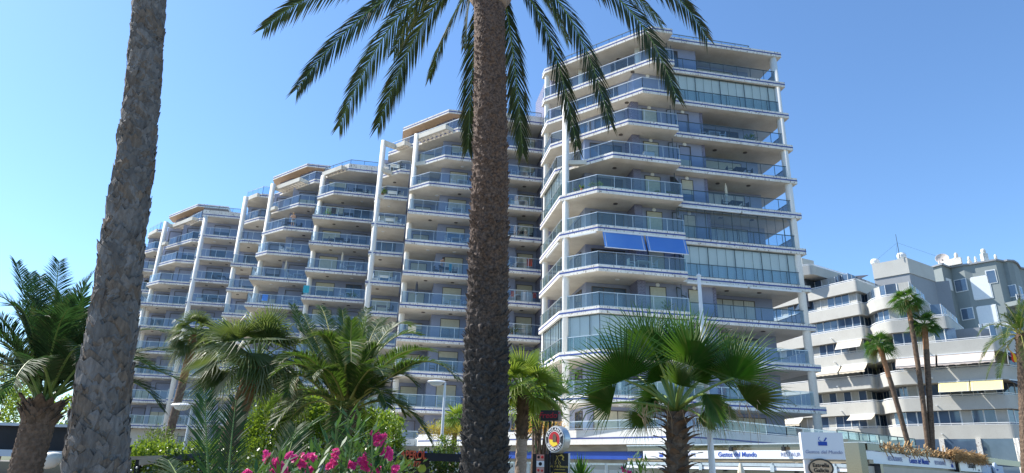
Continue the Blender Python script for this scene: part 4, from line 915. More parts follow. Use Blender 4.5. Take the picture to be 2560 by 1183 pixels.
# right foreground fan palm, leaves placed one by one: (azimuth, elevation, petiole, blade radius, dead)
def right_palm():
    Y = 8.6; hub = at(1690, 1030, Y); rnd = random.Random(12)
    b = at(1686, 1183, Y); g = Vector((b.x, Y, 0)); t = thing('palm_tree', 'stocky fan palm with big green fans and shaggy brown trunk in front of the tower', 'palm tree', g)
    pth = bez(g, (g + hub) / 2, hub, 10); rads = [.15, .15, .145, .14, .137, .134, .13, .127, .124, .12, .10]
    trunk_surface(pth, rads, 50, .03, scales(lambda q: .1, lambda q: 11, lambda q: .02, 9, .9), 'trunk', 'boot_brown', t)
    boots(pth, rads, 150, (.16, .13), (.35, .6), 'leaf_bases', ['boot_brown', 'bark_grey3'], t, 21, lean=.25, thick=.014, curl=.55)
    # centre pixel of each fan, distance, direction pixel of its tip, radius, dead amount, face-on factor
    F = [((1562, 950), 7.9, (1490, 780), .80, 0, .1), ((1640, 885), 8.3, (1580, 760), .75, 0, .0), ((1612, 870), 9.3, (1530, 790), .7, 0, .1), ((1728, 915), 8.2, (1765, 760), .88, 0, 0), ((1735, 900), 9.4, (1830, 800), .75, .0, .2), ((1835, 945), 8.0, (1905, 780), .80, 0, .1),
         ((1700, 965), 7.7, (1715, 880), .42, .25, 0), ((1862, 1000), 8.6, (1965, 950), .64, .45, .3), ((1530, 1008), 8.5, (1430, 960), .66, .15, .35), ((1630, 995), 9.2, (1590, 1090), .5, .0, .3), ((1765, 985), 7.8, (1800, 1060), .55, .12, .3), ((1570, 925), 9.4, (1490, 810), .62, 0, .2),
         ((1800, 900), 9.4, (1880, 810), .6, .15, .1), ((1690, 880), 9.6, (1690, 770), .72, 0, 0), ((1660, 950), 8.9, (1640, 860), .62, 0, .2), ((1665, 905), 8.5, (1650, 780), .7, 0, .05), ((1745, 955), 8.7, (1790, 850), .5, .05, .1), ((1775, 930), 9.0, (1860, 850), .6, .05, .1), ((1650, 985), 9.3, (1560, 1010), .5, .05, .2), ((1790, 1010), 9.3, (1870, 1060), .5, .7, .4), ((1750, 1040), 8.2, (1810, 1090), .35, .9, .4), ((1610, 1040), 8.8, (1570, 1100), .4, .3, .5)]
    for (cp, cy, tp, R, dead, tilt) in F:
        c_ = at(cp[0], cp[1], cy); ax = (at(tp[0], tp[1], cy - .05) - c_).normalized(); view = (CAM - c_).normalized(); nrm = (view * (1 - tilt) + Vector((rnd.uniform(-.9, .9), 0, .45 + tilt))).normalized()
        rm, lm = MB(), MB(); mid = (hub + c_) / 2 + Vector((0, 0, .10)); rm.tube(bez(hub, mid, c_, 6), [.026, .024, .021, .018, .016, .014, .012], 6)
        fan(lm, hub, c_, ax, nrm, R * rnd.uniform(.85, 1.12), nseg=36, spread=rnd.uniform(1.38, 1.65), droop=.02 + .3 * tilt, brown=.12 + dead, rnd=rnd, dead=dead * .35, curlp=.12 + tilt)
        put_leaf(t, lm, rm, 'fan_leaf', 'petiole_green', 'blade', 'leaf')
    # hanging dry threads of old leaves
    mb = MB()
    for i in range(90):
        x = rnd.choice([rnd.uniform(1590, 1680), rnd.uniform(1700, 1790), rnd.uniform(1800, 1900)]); y = rnd.uniform(1000, 1040); p = at(x, y, rnd.uniform(8.0, 9.2)); e = p + Vector((rnd.uniform(-.08, .14), 0, -rnd.uniform(.15, .42))); m_ = (p + e) / 2 + Vector((rnd.uniform(-.04, .04), 0, .03)); mb.tube([p, m_, e], [.004, .004, .002], 3, caps=False)
    mb.build('dry_threads', 'dry_bits', t)
simple('dry_bits', (.30, .19, .10), (.42, .29, .16), 5)
right_palm()
fan_palm('slim fan palm with bright yellow-green fans just right of the big date palm', (1308, 985), 15, (1300, 1183), .55, .78, 'fan_leaf_light', 26, 5, (.115, .13), ('boot_brown', 'bark_tan'), droop=.25, emin=-15, boot=(.7, 120, .12, .25, .2), split=.72, brown=.45, low_dead=0, nseg=30, bend=.02)
fan_palm('shaggy grey-green fan palm with red-brown leaning trunk left of the feather palm', (640, 908), 15, (588, 1060), .82, .92, 'fan_leaf_grey', 30, 8, (.19, .2), ('bark_red', 'bark_brown'), droop=.45, emin=-30, brown=.5, low_dead=2, curlp=.6, split=.72)
fan_palm('smaller fan palm with thin leaning trunk behind the shaggy one', (487, 838), 22, (425, 1080), .55, .66, 'fan_leaf_grey', 26, 15, (.12, .13), ('bark_red', 'bark_brown'), droop=.6, emin=-50, brown=.45, low_dead=2, curlp=.8, split=.72)
fan_palm('tall thin palm, the left and highest of the twin pair before the grey building', (2268, 752), 37, (2312, 1105), .5, .72, 'fan_leaf', 22, 31, (.13, .13), ('bark_red', 'boot_brown'), droop=.5, emin=-40, lod=2, nseg=16, bend=.35, split=.9, low_dead=1)
fan_palm('tall thin palm, the right one of the twin pair before the grey building', (2311, 812), 37, (2328, 1110), .5, .72, 'fan_leaf', 20, 33, (.15, .15), ('bark_red', 'boot_brown'), droop=.5, emin=-40, lod=2, nseg=16, bend=.1, split=.86, low_dead=1)
fan_palm('tall thin palm with strongly leaning trunk, left of the twin pair', (2197, 862), 37, (2262, 1100), .45, .68, 'fan_leaf', 20, 35, (.13, .13), ('bark_red', 'boot_brown'), droop=.5, emin=-40, lod=2, nseg=16, bend=.25, split=.8, low_dead=1)
fan_palm('tiny fan palm on the planted podium terrace beside the big trunk', (1141, 1052), 38, (1138, 1080), .5, .9, 'fan_leaf_light', 16, 41, (.13, .14), ('boot_brown', 'boot_brown'), droop=.3, emin=-10, lod=2, nseg=16, low_dead=0)
# feather palms
def feather_palm(label, hubpx, Y, base_px, L_, n, seed, leafm, trunk, tmats, ll=.42, spec=None, pairs=60, emin=-25, emax=85, pet='petiole', rowh=.1, vee=.35, arch=.6):
    rnd = random.Random(seed); hub = at(hubpx[0], hubpx[1], Y); b = at(base_px[0], base_px[1], Y); k = b.z / max(.3, hub.z - b.z); g = Vector((b.x + (b.x - hub.x) * k, Y, 0))
    t = thing('palm_tree', label, 'palm tree', g); pth = bez(g, (g + hub) / 2, hub, 8); rads = [trunk[0] + (trunk[1] - trunk[0]) * i / 8 for i in range(9)]
    trunk_surface(pth, rads, 90, .025, scales(lambda q: rowh, lambda q: 16, lambda q: .028, seed, .4), 'trunk', tmats, t)
    boots(pth[7:], [r * 1.05 for r in rads[7:]], 60, (.16, .18), (.4, .5), 'leaf_bases', ['boot_brown', 'bark_brown'], t, seed, thick=.03)
    L2 = []
    if spec:
        for (tp, ty, mp, br) in spec: L2.append((at(mp[0], mp[1], (Y + ty) / 2), at(tp[0], tp[1], ty), br))
    for i in range(n):
        q = (i + .5) / n; e = RAD(emax + (emin - emax) * q); a = i * 2.39996 + rnd.uniform(-.2, .2); d = Vector((math.cos(a) * math.cos(e), math.sin(a) * math.cos(e), math.sin(e))); Lq = L_ * rnd.uniform(.85, 1.08)
        L2.append((hub + d * Lq * .62 + Vector((0, 0, .18 * Lq)), hub + d * Lq + Vector((0, 0, -arch * Lq * max(.15, math.cos(e)) * rnd.uniform(.6, 1.1))), .3))
    for (mid, tip, br) in L2:
        lm, rm = MB(), MB(); frond(bez(hub + Vector((rnd.uniform(-.12, .12), rnd.uniform(-.12, .12), 0)), mid, tip, 14), ll=ll, pairs=int(pairs * 1.7), width=.018, start=.22, vee=vee, lean=.8, drop=.3, brown=br, rr=.017, lmb=lm, rmb=rm, rnd=rnd); put_leaf(t, lm, rm, leafm, pet)
    return t
S = [((1143, 948), 12.2, (1060, 830), .8), ((1082, 880), 11.6, (990, 840), .8), ((1050, 838), 13.6, (960, 800), .6), ((1028, 815), 14.6, (960, 770), .3), ((965, 795), 15.4, (925, 800), .2), ((920, 770), 15.6, (895, 830), .1), ((800, 765), 15.6, (830, 800), .1), ((730, 762), 14.6, (775, 870), .3), ((758, 785), 15.6, (790, 850), .2),
     ((856, 775), 14.8, (865, 850), .2), ((878, 905), 10.9, (880, 760), .6), ((770, 845), 12.4, (850, 800), .6), ((700, 905), 11.8, (790, 840), .8), ((960, 940), 11.2, (930, 870), .8), ((720, 990), 12.2, (730, 870), .8), ((1040, 905), 11.8, (1000, 920), .9)]
feather_palm('feather palm with arching green and tan fronds, centre left behind the pink oleander', (862, 1035), 13.2, (838, 1183), 1.95, 24, 6, 'canary_leaf', (.17, .18), 'bark_brown', .42, S, 64, emin=12, rowh=.09, arch=.6)
S = [((40, 657), 11.4, (85, 800), .5), ((75, 685), 11.8, (90, 800), .4), ((100, 690), 12.4, (100, 790), .1), ((147, 652), 12.4, (135, 780), .1), ((228, 690), 11.6, (150, 800), .2), ((-30, 740), 10.6, (70, 720), .2), ((-60, 850), 10.2, (20, 760), .2), ((-70, 790), 11.2, (30, 740), .2), ((255, 860), 11, (200, 830), .4),
     ((360, 905), 12.6, (250, 820), .5), ((430, 880), 13.5, (300, 850), .4), ((455, 955), 12.8, (300, 860), .6), ((415, 830), 14, (280, 790), .3), ((-60, 960), 10.4, (10, 840), .4), ((175, 770), 10.0, (135, 800), .2), ((200, 800), 13, (160, 850), .1)]
feather_palm('dark feather palm with ringed brown trunk in the lower left corner', (108, 1010), 11.2, (62, 1183), 2.3, 24, 9, 'dark_palm_leaf', (.21, .235), 'bark_brown', .50, S, 56, emin=22, rowh=.075, pet='petiole_green')
feather_palm('feather palm cut by the right edge in front of the grey building', (2556, 838), 30, (2562, 1000), 1.9, 24, 14, 'canary_leaf', (.22, .24), 'boot_brown', .42, None, 36, emin=-40, rowh=.2, arch=.8)
# young feather fronds rising in the foreground
t = thing('young_palm', 'low young palm whose dark green fronds rise from the bottom edge left of the oleander', 'young palm', at(590, 1300, 7.2) * 1.0)
rnd = random.Random(2)
for (bp, mp, tp, Yb, Yt) in (((530, 1330), (516, 1130), (512, 985), 7, 7.4), ((560, 1330), (575, 1120), (590, 1000), 7.2, 8), ((600, 1340), (650, 1140), (800, 1050), 7, 7.2), ((500, 1330), (455, 1200), (420, 1150), 7.4, 8.4), ((640, 1340), (720, 1160), (740, 1070), 7, 7.6)):
    lm, rm = MB(), MB(); frond(bez(at(*bp, Yb), at(*mp, (Yb + Yt) / 2), at(*tp, Yt), 14), ll=.40, pairs=40, width=.015, start=.3, vee=.2, lean=1.25, drop=.3, brown=.1, rr=.012, lmb=lm, rmb=rm, rnd=rnd); put_leaf(t, lm, rm, 'dark_palm_leaf', 'petiole_green')
# ---- bushes
def leafquad(mb, p, d, n_, l_, w, tip=0):
    s_ = d.cross(n_).normalized() * w / 2; a = mb.vert(p, 0); b = mb.vert(p + d * l_ * .45 + s_, 0); c_ = mb.vert(p + d * l_, tip); e = mb.vert(p + d * l_ * .45 - s_, 0); mb.face((a, e, c_)); mb.face((a, c_, b))
def bush(label, blobs, n, leafm, size, cat='bush', name='bush', stem=True, seed=1, ratio=.5, group=None, clump=9):
    rnd = random.Random(seed); c0 = Vector(blobs[0][0]); t = thing(name, label, cat, (c0.x, c0.y, 0), group); mb = MB(); tot = sum(b[1][0] * b[1][2] for b in blobs)
    for c_, r in blobs:
        k = int(n * r[0] * r[2] / tot / clump)
        for i in range(k):
            u = Vector((rnd.gauss(0, 1), rnd.gauss(0, 1), rnd.gauss(0, 1))).normalized(); rr = rnd.uniform(.55, 1.0) ** .5 * (1 + .22 * noise.noise(u * 2.3 + Vector((seed, 0, 0)))); q = Vector(c_) + Vector((u.x * r[0], u.y * r[1], u.z * r[2])) * rr
            for j in range(clump):
                p = q + Vector((rnd.gauss(0, 1), rnd.gauss(0, 1), rnd.gauss(0, 1))) * size * .9; d = (u * .7 + Vector((rnd.uniform(-1, 1), rnd.uniform(-1, 1), rnd.uniform(-.4, 1)))).normalized(); leafquad(mb, p, d, Vector((rnd.uniform(-1, 1), rnd.uniform(-1, 1), 1)).normalized(), size * rnd.uniform(.7, 1.3), size * ratio)
    mb.build('foliage', leafm, t, tips=True)
    if stem:
        mb = MB()
        for c_, r in blobs:
            for i in range(4):
                e = Vector(c_) + Vector((rnd.uniform(-.6, .6) * r[0], rnd.uniform(-.6, .6) * r[1], rnd.uniform(-.2, .6) * r[2])); mb.tube(bez((c0.x + rnd.uniform(-.3, .3), c0.y, 0), ((c0.x + e.x) / 2, e.y, e.z * .6), e, 5), [.05, .045, .035, .03, .02, .01], 5)
        mb.build('stems', 'bark_brown', t)
    return t
def pb(px, py, Y, rx, ry, rz): return (tuple(at(px, py, Y)), (rx, ry, rz))
bush('large glossy round-leaved shrub behind the feather palm trunk', [pb(720, 1070, 17, 1.0, 1.0, .85), pb(650, 1110, 17, .85, .9, .7), pb(800, 1080, 17.5, .9, 1.0, .8), pb(760, 1025, 18, .7, .8, .5), pb(930, 1110, 18, .8, .8, .8), pb(960, 1075, 19, .5, .6, .4)], 17000, 'bush_leaf', .10, seed=4, ratio=.6)
bush('dark clipped hedge under the black beam of the red lettered bar', [pb(1100, 1180, 14, .8, .5, .35), pb(1020, 1185, 14, .7, .5, .35), pb(1160, 1185, 14, .6, .5, .35)], 5200, 'hedge_leaf', .07, 'hedge', 'hedge', seed=6, ratio=.6)
bush('upright conifer sprig rising above the black beam beside the lamp post', [pb(1112, 1120, 15, .10, .1, .3), pb(1135, 1128, 15, .07, .07, .2), pb(1096, 1135, 15, .08, .08, .18)], 1300, 'bush_leaf', .05, 'shrub', 'shrub', seed=8)
bush('slim light green sapling in front of the podium column left of the bar', [pb(985, 1095, 15, .12, .12, .3), pb(980, 1130, 15, .18, .15, .25)], 1500, 'bush_leaf', .06, 'shrub', 'shrub', seed=9)
bush('vine trailing over the timber pergola at the lower left', [pb(330, 1140, 13, .5, .5, .14), pb(400, 1132, 13.5, .5, .5, .14), pb(380, 1165, 13, .6, .5, .2), pb(450, 1170, 13.5, .5, .5, .18)], 5200, 'bush_leaf', .07, 'vine', 'vine', seed=10)
bush('round light green shrub beneath the left street lamp', [pb(478, 1128, 18, .32, .3, .18), pb(545, 1122, 19, .35, .3, .2), pb(640, 1125, 16, .35, .4, .25)], 2900, 'bush_leaf', .08, 'shrub', 'shrub', seed=11)
bush('pale feathery shrub in front of the beige wall left of the leaning palm', [pb(398, 1100, 20, .32, .3, .24), pb(392, 1120, 19, .38, .3, .18)], 1800, 'fan_leaf_grey', .10, 'shrub', 'shrub', seed=12, ratio=.3)
bush('dark shrubbery filling the ground behind the pergola', [pb(350, 1200, 15, 2.2, .8, .35), pb(560, 1190, 12, 1.4, .8, .4), pb(820, 1190, 10, 1.5, .7, .35)], 8000, 'hedge_leaf', .08, 'shrubbery', 'shrubbery', seed=13)
bush('bright yellow-green trees behind the black canopy at the left edge', [pb(20, 1030, 28, 1.6, 1.2, .9), pb(165, 1040, 30, 1.2, 1.2, .7), pb(-40, 990, 26, 1.4, 1.2, 1.2)], 6000, 'fan_leaf_light', .16, 'tree', 'tree', seed=14)
bush('dark green many-armed yucca tree behind the bright fan palm', [pb(1345, 985, 17, .35, .3, .3), pb(1380, 965, 17, .25, .3, .2), pb(1330, 1010, 17, .3, .3, .2)], 1600, 'fan_leaf', .28, 'yucca', 'yucca', seed=15, ratio=.12, clump=14)
for i, (px, py, Y, n, lab) in enumerate(((1452, 1180, 11, 26, 'spiky green yucca rosette beside the hair and beauty sign'), (1350, 1052, 36, 20, 'small spiky yucca on the podium terrace left of the dark sign'), (1153, 1045, 36, 16, 'small spiky yucca against the dark palm trunk on the podium terrace'))):
    c_ = at(px, py + 22, Y); t = thing('yucca', lab, 'yucca', c_); mb = MB(); rr = random.Random(i)
    for j in range(n):
        a = j * 2.4; e = RAD(rr.uniform(15, 85)); d = Vector((math.cos(a) * math.cos(e), math.sin(a) * math.cos(e), math.sin(e))); leafquad(mb, c_, d, Vector((-math.sin(a), math.cos(a), .2)).cross(d), (.42 if Y < 20 else .9) * rr.uniform(.8, 1.1), .05 if Y < 20 else .09)
    mb.build('leaves', 'fan_leaf' if i != 1 else 'dark_palm_leaf', t, tips=True)
bush('flower planter of yellow and orange succulents on the podium terrace left of the dark trunk', [pb(1095, 1078, 38, .9, .3, .18), pb(1130, 1080, 38, .9, .3, .14), pb(1160, 1078, 37, .5, .3, .2)], 2200, 'succulent', .16, 'planter', 'flower_bed', False, seed=16, ratio=.25) if leafmat('succulent', (.5, .32, .05), (.42, .42, .08), .3) else 0
bush('flower planter of orange and yellow succulents on the podium terrace beneath the dark sign', [pb(1330, 1072, 35, .8, .3, .2), pb(1365, 1070, 34, .8, .3, .24)], 2200, 'succulent2', .16, 'planter', 'flower_bed', False, seed=17, ratio=.25) if leafmat('succulent2', (.6, .24, .08), (.5, .42, .12), .3) else 0
def oleander(label, shoots, Y, seed, flowers, s_=1.0):
    rnd = random.Random(seed); b = at(*shoots[0], Y); t = thing('oleander', label, 'oleander', (b.x, Y, 0)); lm, sm = MB(), MB()
    for (px, py) in shoots:
        e = at(px, py, Y + rnd.uniform(-.6, .6)); st = Vector((e.x + rnd.uniform(-.4, .4), e.y + rnd.uniform(-.1, .3), e.z - rnd.uniform(.7, 1.0))); pth = bez(st, (st + e) / 2 + Vector((rnd.uniform(-.1, .1), 0, 0)), e, 8); sm.tube(pth, .008 * s_, 4)
        for i, p in enumerate(pth[1:]):
            for j in range(4):
                a = rnd.uniform(0, 6.28); el = rnd.uniform(.2, 1.1); d = Vector((math.cos(a) * math.cos(el), math.sin(a) * math.cos(el), math.sin(el))); leafquad(lm, p, d, Vector((-math.sin(a), math.cos(a), .0)).cross(d) + Vector((0, 0, .1)), .19 * s_ * rnd.uniform(.7, 1.2), .035 * s_)
    sm.build('stems', 'petiole_green', t); lm.build('foliage', 'oleander_leaf', t, tips=True)
    for (px, py, r) in flowers:
        fm = MB(); c_ = at(px, py, Y - .35)
        for j in range(rnd.randint(5, 8)):
            p = c_ + Vector((rnd.uniform(-1, 1), rnd.uniform(-.6, .6), rnd.uniform(-1, 1))) * r; nn = ((CAM - p).normalized() + Vector((rnd.uniform(-.8, .8), rnd.uniform(-.3, .3), rnd.uniform(-.3, .9)))).normalized(); o1 = nn.orthogonal().normalized(); o2 = nn.cross(o1)
            for layer, rad in ((0, .030), (1, .020)):
                for k in range(6):
                    a = k * 1.047 + layer * .5; d = (o1 * math.cos(a) + o2 * math.sin(a)) + nn * (.25 + .7 * layer); d.normalize(); leafquad(fm, p + nn * .004 * layer, d, nn, rad * s_ * rnd.uniform(.85, 1.15), rad * .95 * s_)
        fm.build('flower_cluster', 'pink_petal', t)
    return t
oleander('pink flowering oleander in the foreground left of centre', [(870, 1045), (840, 1070), (905, 1060), (930, 1090), (880, 1100), (960, 1110), (820, 1110), (780, 1140), (900, 1130), (940, 1150), (860, 1150), (760, 1165), (810, 1165), (980, 1150), (700, 1160), (850, 1120), (920, 1120), (890, 1080), (660, 1170), (790, 1120), (950, 1175), (640, 1185), (730, 1180), (890, 1170), (1000, 1180)], 6.2, 3,
         [(932, 1088, .04), (948, 1100, .04), (955, 1092, .03), (962, 1128, .03), (972, 1138, .04), (676, 1143, .04), (690, 1156, .025), (730, 1140, .04), (748, 1158, .025), (768, 1152, .045), (785, 1145, .03), (692, 1172, .04), (706, 1166, .03), (712, 1182, .03), (622, 1180, .03), (835, 1135, .03), (830, 1160, .04), (882, 1165, .025), (905, 1150, .04), (915, 1165, .03), (935, 1175, .04), (775, 1180, .03), (990, 1176, .03)])
oleander('pale leaved oleander with a few red buds in front of the shop windows', [(1590, 1145), (1600, 1160), (1575, 1165), (1615, 1155), (1580, 1150), (1560, 1175), (1605, 1175), (1630, 1170)], 9.5, 5, [(1559, 1174, .02), (1574, 1181, .02)], .8)
# ------------------------------------------------------------------ shops, signs, lamps
simple('sign_white', (.82, .83, .85), (.78, .79, .81), 1, .35); simple('ink_blue', (.03, .09, .42)); simple('ink_grey', (.30, .33, .48)); simple('ink_black', (.01, .01, .012)); simple('ink_gold', (.75, .58, .14)); simple('ink_red', (.55, .02, .02))
simple('sign_black', (.018, .018, .02), (.03, .03, .032), 3, .3); simple('sign_wood', (.62, .42, .25), (.70, .50, .32), 4, .6); simple('blue_band', (.02, .07, .36), (.03, .09, .42), 1, .4); simple('brown_band', (.20, .16, .10), (.34, .28, .19), 1.2, .35, stretch=(1, 1, 4)); simple('canopy_black', (.010, .012, .016), (.02, .022, .028), 2, .7)
simple('thatch', (.22, .12, .05), (.62, .40, .18), 3, .9, .8); simple('letter_red', (.55, .05, .02), (.62, .09, .03), 3, .3); simple('yellow_ink', (.85, .65, .05)); simple('photo_tone', (.55, .25, .2), (.75, .6, .5), 2)
simple('ring_dark', (.012, .02, .03)); simple('shield_red', (.45, .02, .03)); simple('robe', (.08, .06, .05), (.16, .12, .08), 6)
def text(s_, pos, xd, ud, size, mat, par, ext=.004, shear=0, align='CENTER', name='lettering', sx=1.0, bold=0):
    cu = bpy.data.curves.new(name, 'FONT'); cu.body = s_; cu.size = size; cu.align_x = align; cu.align_y = 'CENTER'; cu.extrude = ext; cu.shear = shear; cu.offset = bold
    tmp = bpy.data.objects.new(name, cu); col.objects.link(tmp); dg = bpy.context.evaluated_depsgraph_get(); me = bpy.data.meshes.new_from_object(tmp.evaluated_get(dg)); col.objects.unlink(tmp); bpy.data.objects.remove(tmp)
    xd = xd.normalized(); ud = (ud - xd * ud.dot(xd)).normalized(); n_ = xd.cross(ud); M = Matrix((xd * sx, ud, n_)).transposed().to_4x4(); M.translation = pos; me.transform(M)
    me.materials.clear(); me.materials.append(MATS[mat]); o = bpy.data.objects.new(name, me); col.objects.link(o); setpar(o, par); return o
ZU = Vector((0, 0, 1))
def boat(p, xd, s_, par, name='emblem'):
    # small blue pot emblem with steam curls
    n_ = xd.cross(ZU) ; mb = MB(); q = lambda x, z: p + xd * x * s_ + ZU * z * s_
    mb.poly([q(-.5, -.45), q(.5, -.45), q(.5, .0), q(-.5, .0)]); mb.poly([q(.12, .05), q(.3, .05), q(.55, .42), q(.42, .5)]);
    for i in range(8):
        a0, a1 = 2 + i * .35, 2 + (i + 1) * .35; mb.poly([q(-.12 + .3 * math.cos(a0), .3 + .28 * math.sin(a0)), q(-.12 + .3 * math.cos(a1), .3 + .28 * math.sin(a1)), q(-.12 + .24 * math.cos(a1), .3 + .22 * math.sin(a1)), q(-.12 + .24 * math.cos(a0), .3 + .22 * math.sin(a0))])
    mb.build(name, 'ink_blue', par)
# shop front under the podium (follows the podium edge)
def strip(path, ins, z0, z1, mat, name, par, thick=.12):
    p = offset(path, ins); q_ = offset(path, ins + thick); mb = MB()
    for (a, b), (c_, d) in zip(zip(p, p[1:]), zip(q_, q_[1:])): mb.prism([a, b, d, c_], z0, z1)
    return mb.build(name, mat, par)
SP = [PA, PB]
sf_ = thing('shop', 'shop row with brown fascia and royal blue band under the podium, centre', 'shop front', W(PA[0], PA[1], 0))
strip([(-14.3, 4.3), PA, PB], .15, CAMZ + 1.04, CAMZ + 1.36, 'brown_band', 'fascia', sf_); strip([(-14.3, 4.3), PA, ((PA[0] * .07 + PB[0] * .93), (PA[1] * .07 + PB[1] * .93))], .22, CAMZ + .66, CAMZ + 1.04, 'blue_band', 'blue_band', sf_)
strip([(-14.3, 4.3), PA, PB], .3, CAMZ + .5, CAMZ + .66, 'brown_band', 'lintel', sf_)
pp_ = offset(SP, .42); a, b = Vector(pp_[0]), Vector(pp_[1]); mb = MB(); fr = MB(); mb.poly([W(a.x, a.y, 0), W(b.x, b.y, 0), W(b.x, b.y, CAMZ + .5), W(a.x, a.y, CAMZ + .5)])
for i in range(19):
    p = a.lerp(b, i / 18); fr.beam(W(p.x, p.y, 0), W(p.x, p.y, CAMZ + .5), .16, .1)
fr.beam(W(a.x, a.y, CAMZ + .45), W(b.x, b.y, CAMZ + .45), .1, .1); g_ = mb.build('shop_window', 'window_sky', sf_); fr.build('frame', 'aluminium', g_)
# restaurant terrace: two glass canopies meeting in a corner towards the street
def rel(px, py, z): return atz(px, py, CAMZ + z)
A0 = rel(1608, 1137.5, .85); A1 = rel(2112, 1137.5, .85); B0 = rel(2140, 1139, .85); B1 = rel(2388, 1161.5, .85); B2 = rel(2560, 1178, .85)
for p in (A0, A1, B0, B1, B2): p.z = 0
def zh(px, py, ref):  # height on the vertical line above plan point ref seen at row py
    d = ray(px, py); return CAMZ + d.z * (Vector((ref.x, ref.y)).length / Vector((d.x, d.y)).length)
RT = thing('restaurant_terrace', 'glass and steel restaurant terrace with white sign bands along the bottom right', 'restaurant terrace', A1)
def pane(a, b, z0, z1, o, th, mat, name, par, za=None, zb=None):
    d = (b - a).normalized(); n_ = Vector((d.y, -d.x, 0)); mb = MB(); pts = [a + n_ * o, b + n_ * o, b + n_ * (o - th), a + n_ * (o - th)]
    lo = [mb.vert((p.x, p.y, z0)) for p in pts]; hi = [mb.vert((p.x, p.y, z1)) for p in pts]; mb.face(lo[::-1]); mb.face(hi)
    for i in range(4): j = (i + 1) % 4; mb.face((lo[i], lo[j], hi[j], hi[i]))
    return mb.build(name, mat, par)
ex = (A1 - A0).normalized(); zA = lambda y: zh(1860, y, (A0 + A1) / 2)
A0x = A0 - ex * 1.0
pane(A0x, A1 + ex * .8, zA(1127.5), zA(1112), -.05, .9, 'smoked_glass', 'glass_canopy', RT); pane(A0x, A1 + ex * .8, zA(1113), zA(1110), .0, 1.0, 'aluminium', 'canopy_edge', RT)
sa = pane(A0, A1, zA(1147.5), zA(1127), .0, .06, 'sign_white', 'sign_band', RT); pane(A0x, A1 + ex * .8, zA(1156), zA(1147.5), -.04, .3, 'brown_band', 'beam', RT)
pane(A0x, A1 + ex * .3, zA(1166), zA(1158), .02, .12, 'aluminium', 'awning_box', RT); pane(A0x, A1 + ex * .3, zA(1175), zA(1168), .04, .12, 'sign_white', 'gutter', RT)
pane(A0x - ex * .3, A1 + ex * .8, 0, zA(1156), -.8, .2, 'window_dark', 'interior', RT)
nA = Vector((ex.y, -ex.x, 0)); zs = (zA(1147.5) + zA(1127)) / 2; hA = zA(1127) - zA(1147.5)
LA = (A1 - A0).length; PX = lambda f: A0 + ex * LA * f + nA * .012 + ZU * zs
def fr_at(px): 
    d = ray(px, 1137); # intersection in plan with line A
    den = d.x * ex.y - d.y * ex.x; t_ = (A0.x * ex.y - A0.y * ex.x) / den; return (Vector((d.x, d.y, 0)) * t_ - A0).dot(ex) / LA
text('RESTAURANTE', PX(fr_at(1708)), ex, ZU, hA * .62, 'ink_grey', sa); text('Gustos del Mundo', PX(fr_at(1842)), ex, ZU, hA * .82, 'ink_blue', sa, shear=.12, bold=.003, sx=.92); text('RESTAURANTE', PX(fr_at(1992)), ex, ZU, hA * .62, 'ink_grey', sa)
boat(PX(fr_at(1653)), ex, hA * .7, sa)
for px in (1700, 1832, 1964): # wall lamps and hangers on the canopy
    f = fr_at(px); mb = MB(); p = A0 + ex * LA * f + nA * .1; mb.box((p.x, p.y, zA(1124)), .13, .1, .16, ex, nA); mb.tube([(p.x, p.y, zA(1120)), (p.x, p.y, zA(1115))], .02, 5); mb.build('spotlight', 'sign_black', RT)
for px in (1752, 1930, 2085):
    f = fr_at(px); mb = MB(); p = A0 + ex * LA * f + nA * .05; mb.box((p.x, p.y, zA(1171)), .16, .08, .24, ex, nA); mb.tube([(p.x, p.y, zA(1163)), (p.x, p.y, zA(1156))], .02, 5); mb.build('lantern', 'aluminium', RT)
# corner pier and side canopy
eb = (B1 - B0).normalized(); zB = lambda y, px=2260: zh(px, y, (B0 + B1) / 2); nB = Vector((eb.y, -eb.x, 0)); B0x = B0 - eb * .4
pane(A1 + ex * .75, B0x, 0, zA(1112), 0, .3, 'smoked_glass', 'corner_pier', RT); zs = (zB(1163, 2260) + zB(1137, 2260)) / 2; hB = .42
pane(B0x, B2, CAMZ + 1.08, CAMZ + 1.40, -.05, 1.2, 'smoked_glass', 'glass_canopy', RT); sb = pane(B0, B1, CAMZ + .63, CAMZ + 1.06, 0, .06, 'sign_white', 'sign_band', RT)
pane(B0x, B2, CAMZ + .50, CAMZ + .63, -.03, .3, 'brown_band', 'beam', RT); pane(B0x, B2, CAMZ + .12, CAMZ + .50, .5, 1.3, 'awning_beige', 'awning_roof', RT) if simple('awning_beige', (.45, .42, .34), (.52, .48, .40), 1) else 0
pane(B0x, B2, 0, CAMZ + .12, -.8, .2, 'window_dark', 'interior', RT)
LB = (B1 - B0).length; QX = lambda f: B0 + eb * LB * f + nB * .012 + ZU * (CAMZ + .845)
text('RESTAURANTE', QX(.33), eb, ZU, .24, 'ink_grey', sb); text('Gustos del Mundo', QX(.57), eb, ZU, .33, 'ink_blue', sb, shear=.12, bold=.003); text('RESTAURANTE', QX(.81), eb, ZU, .24, 'ink_grey', sb); boat(QX(.06), eb, .33, sb); boat(QX(.955), eb, .33, sb)
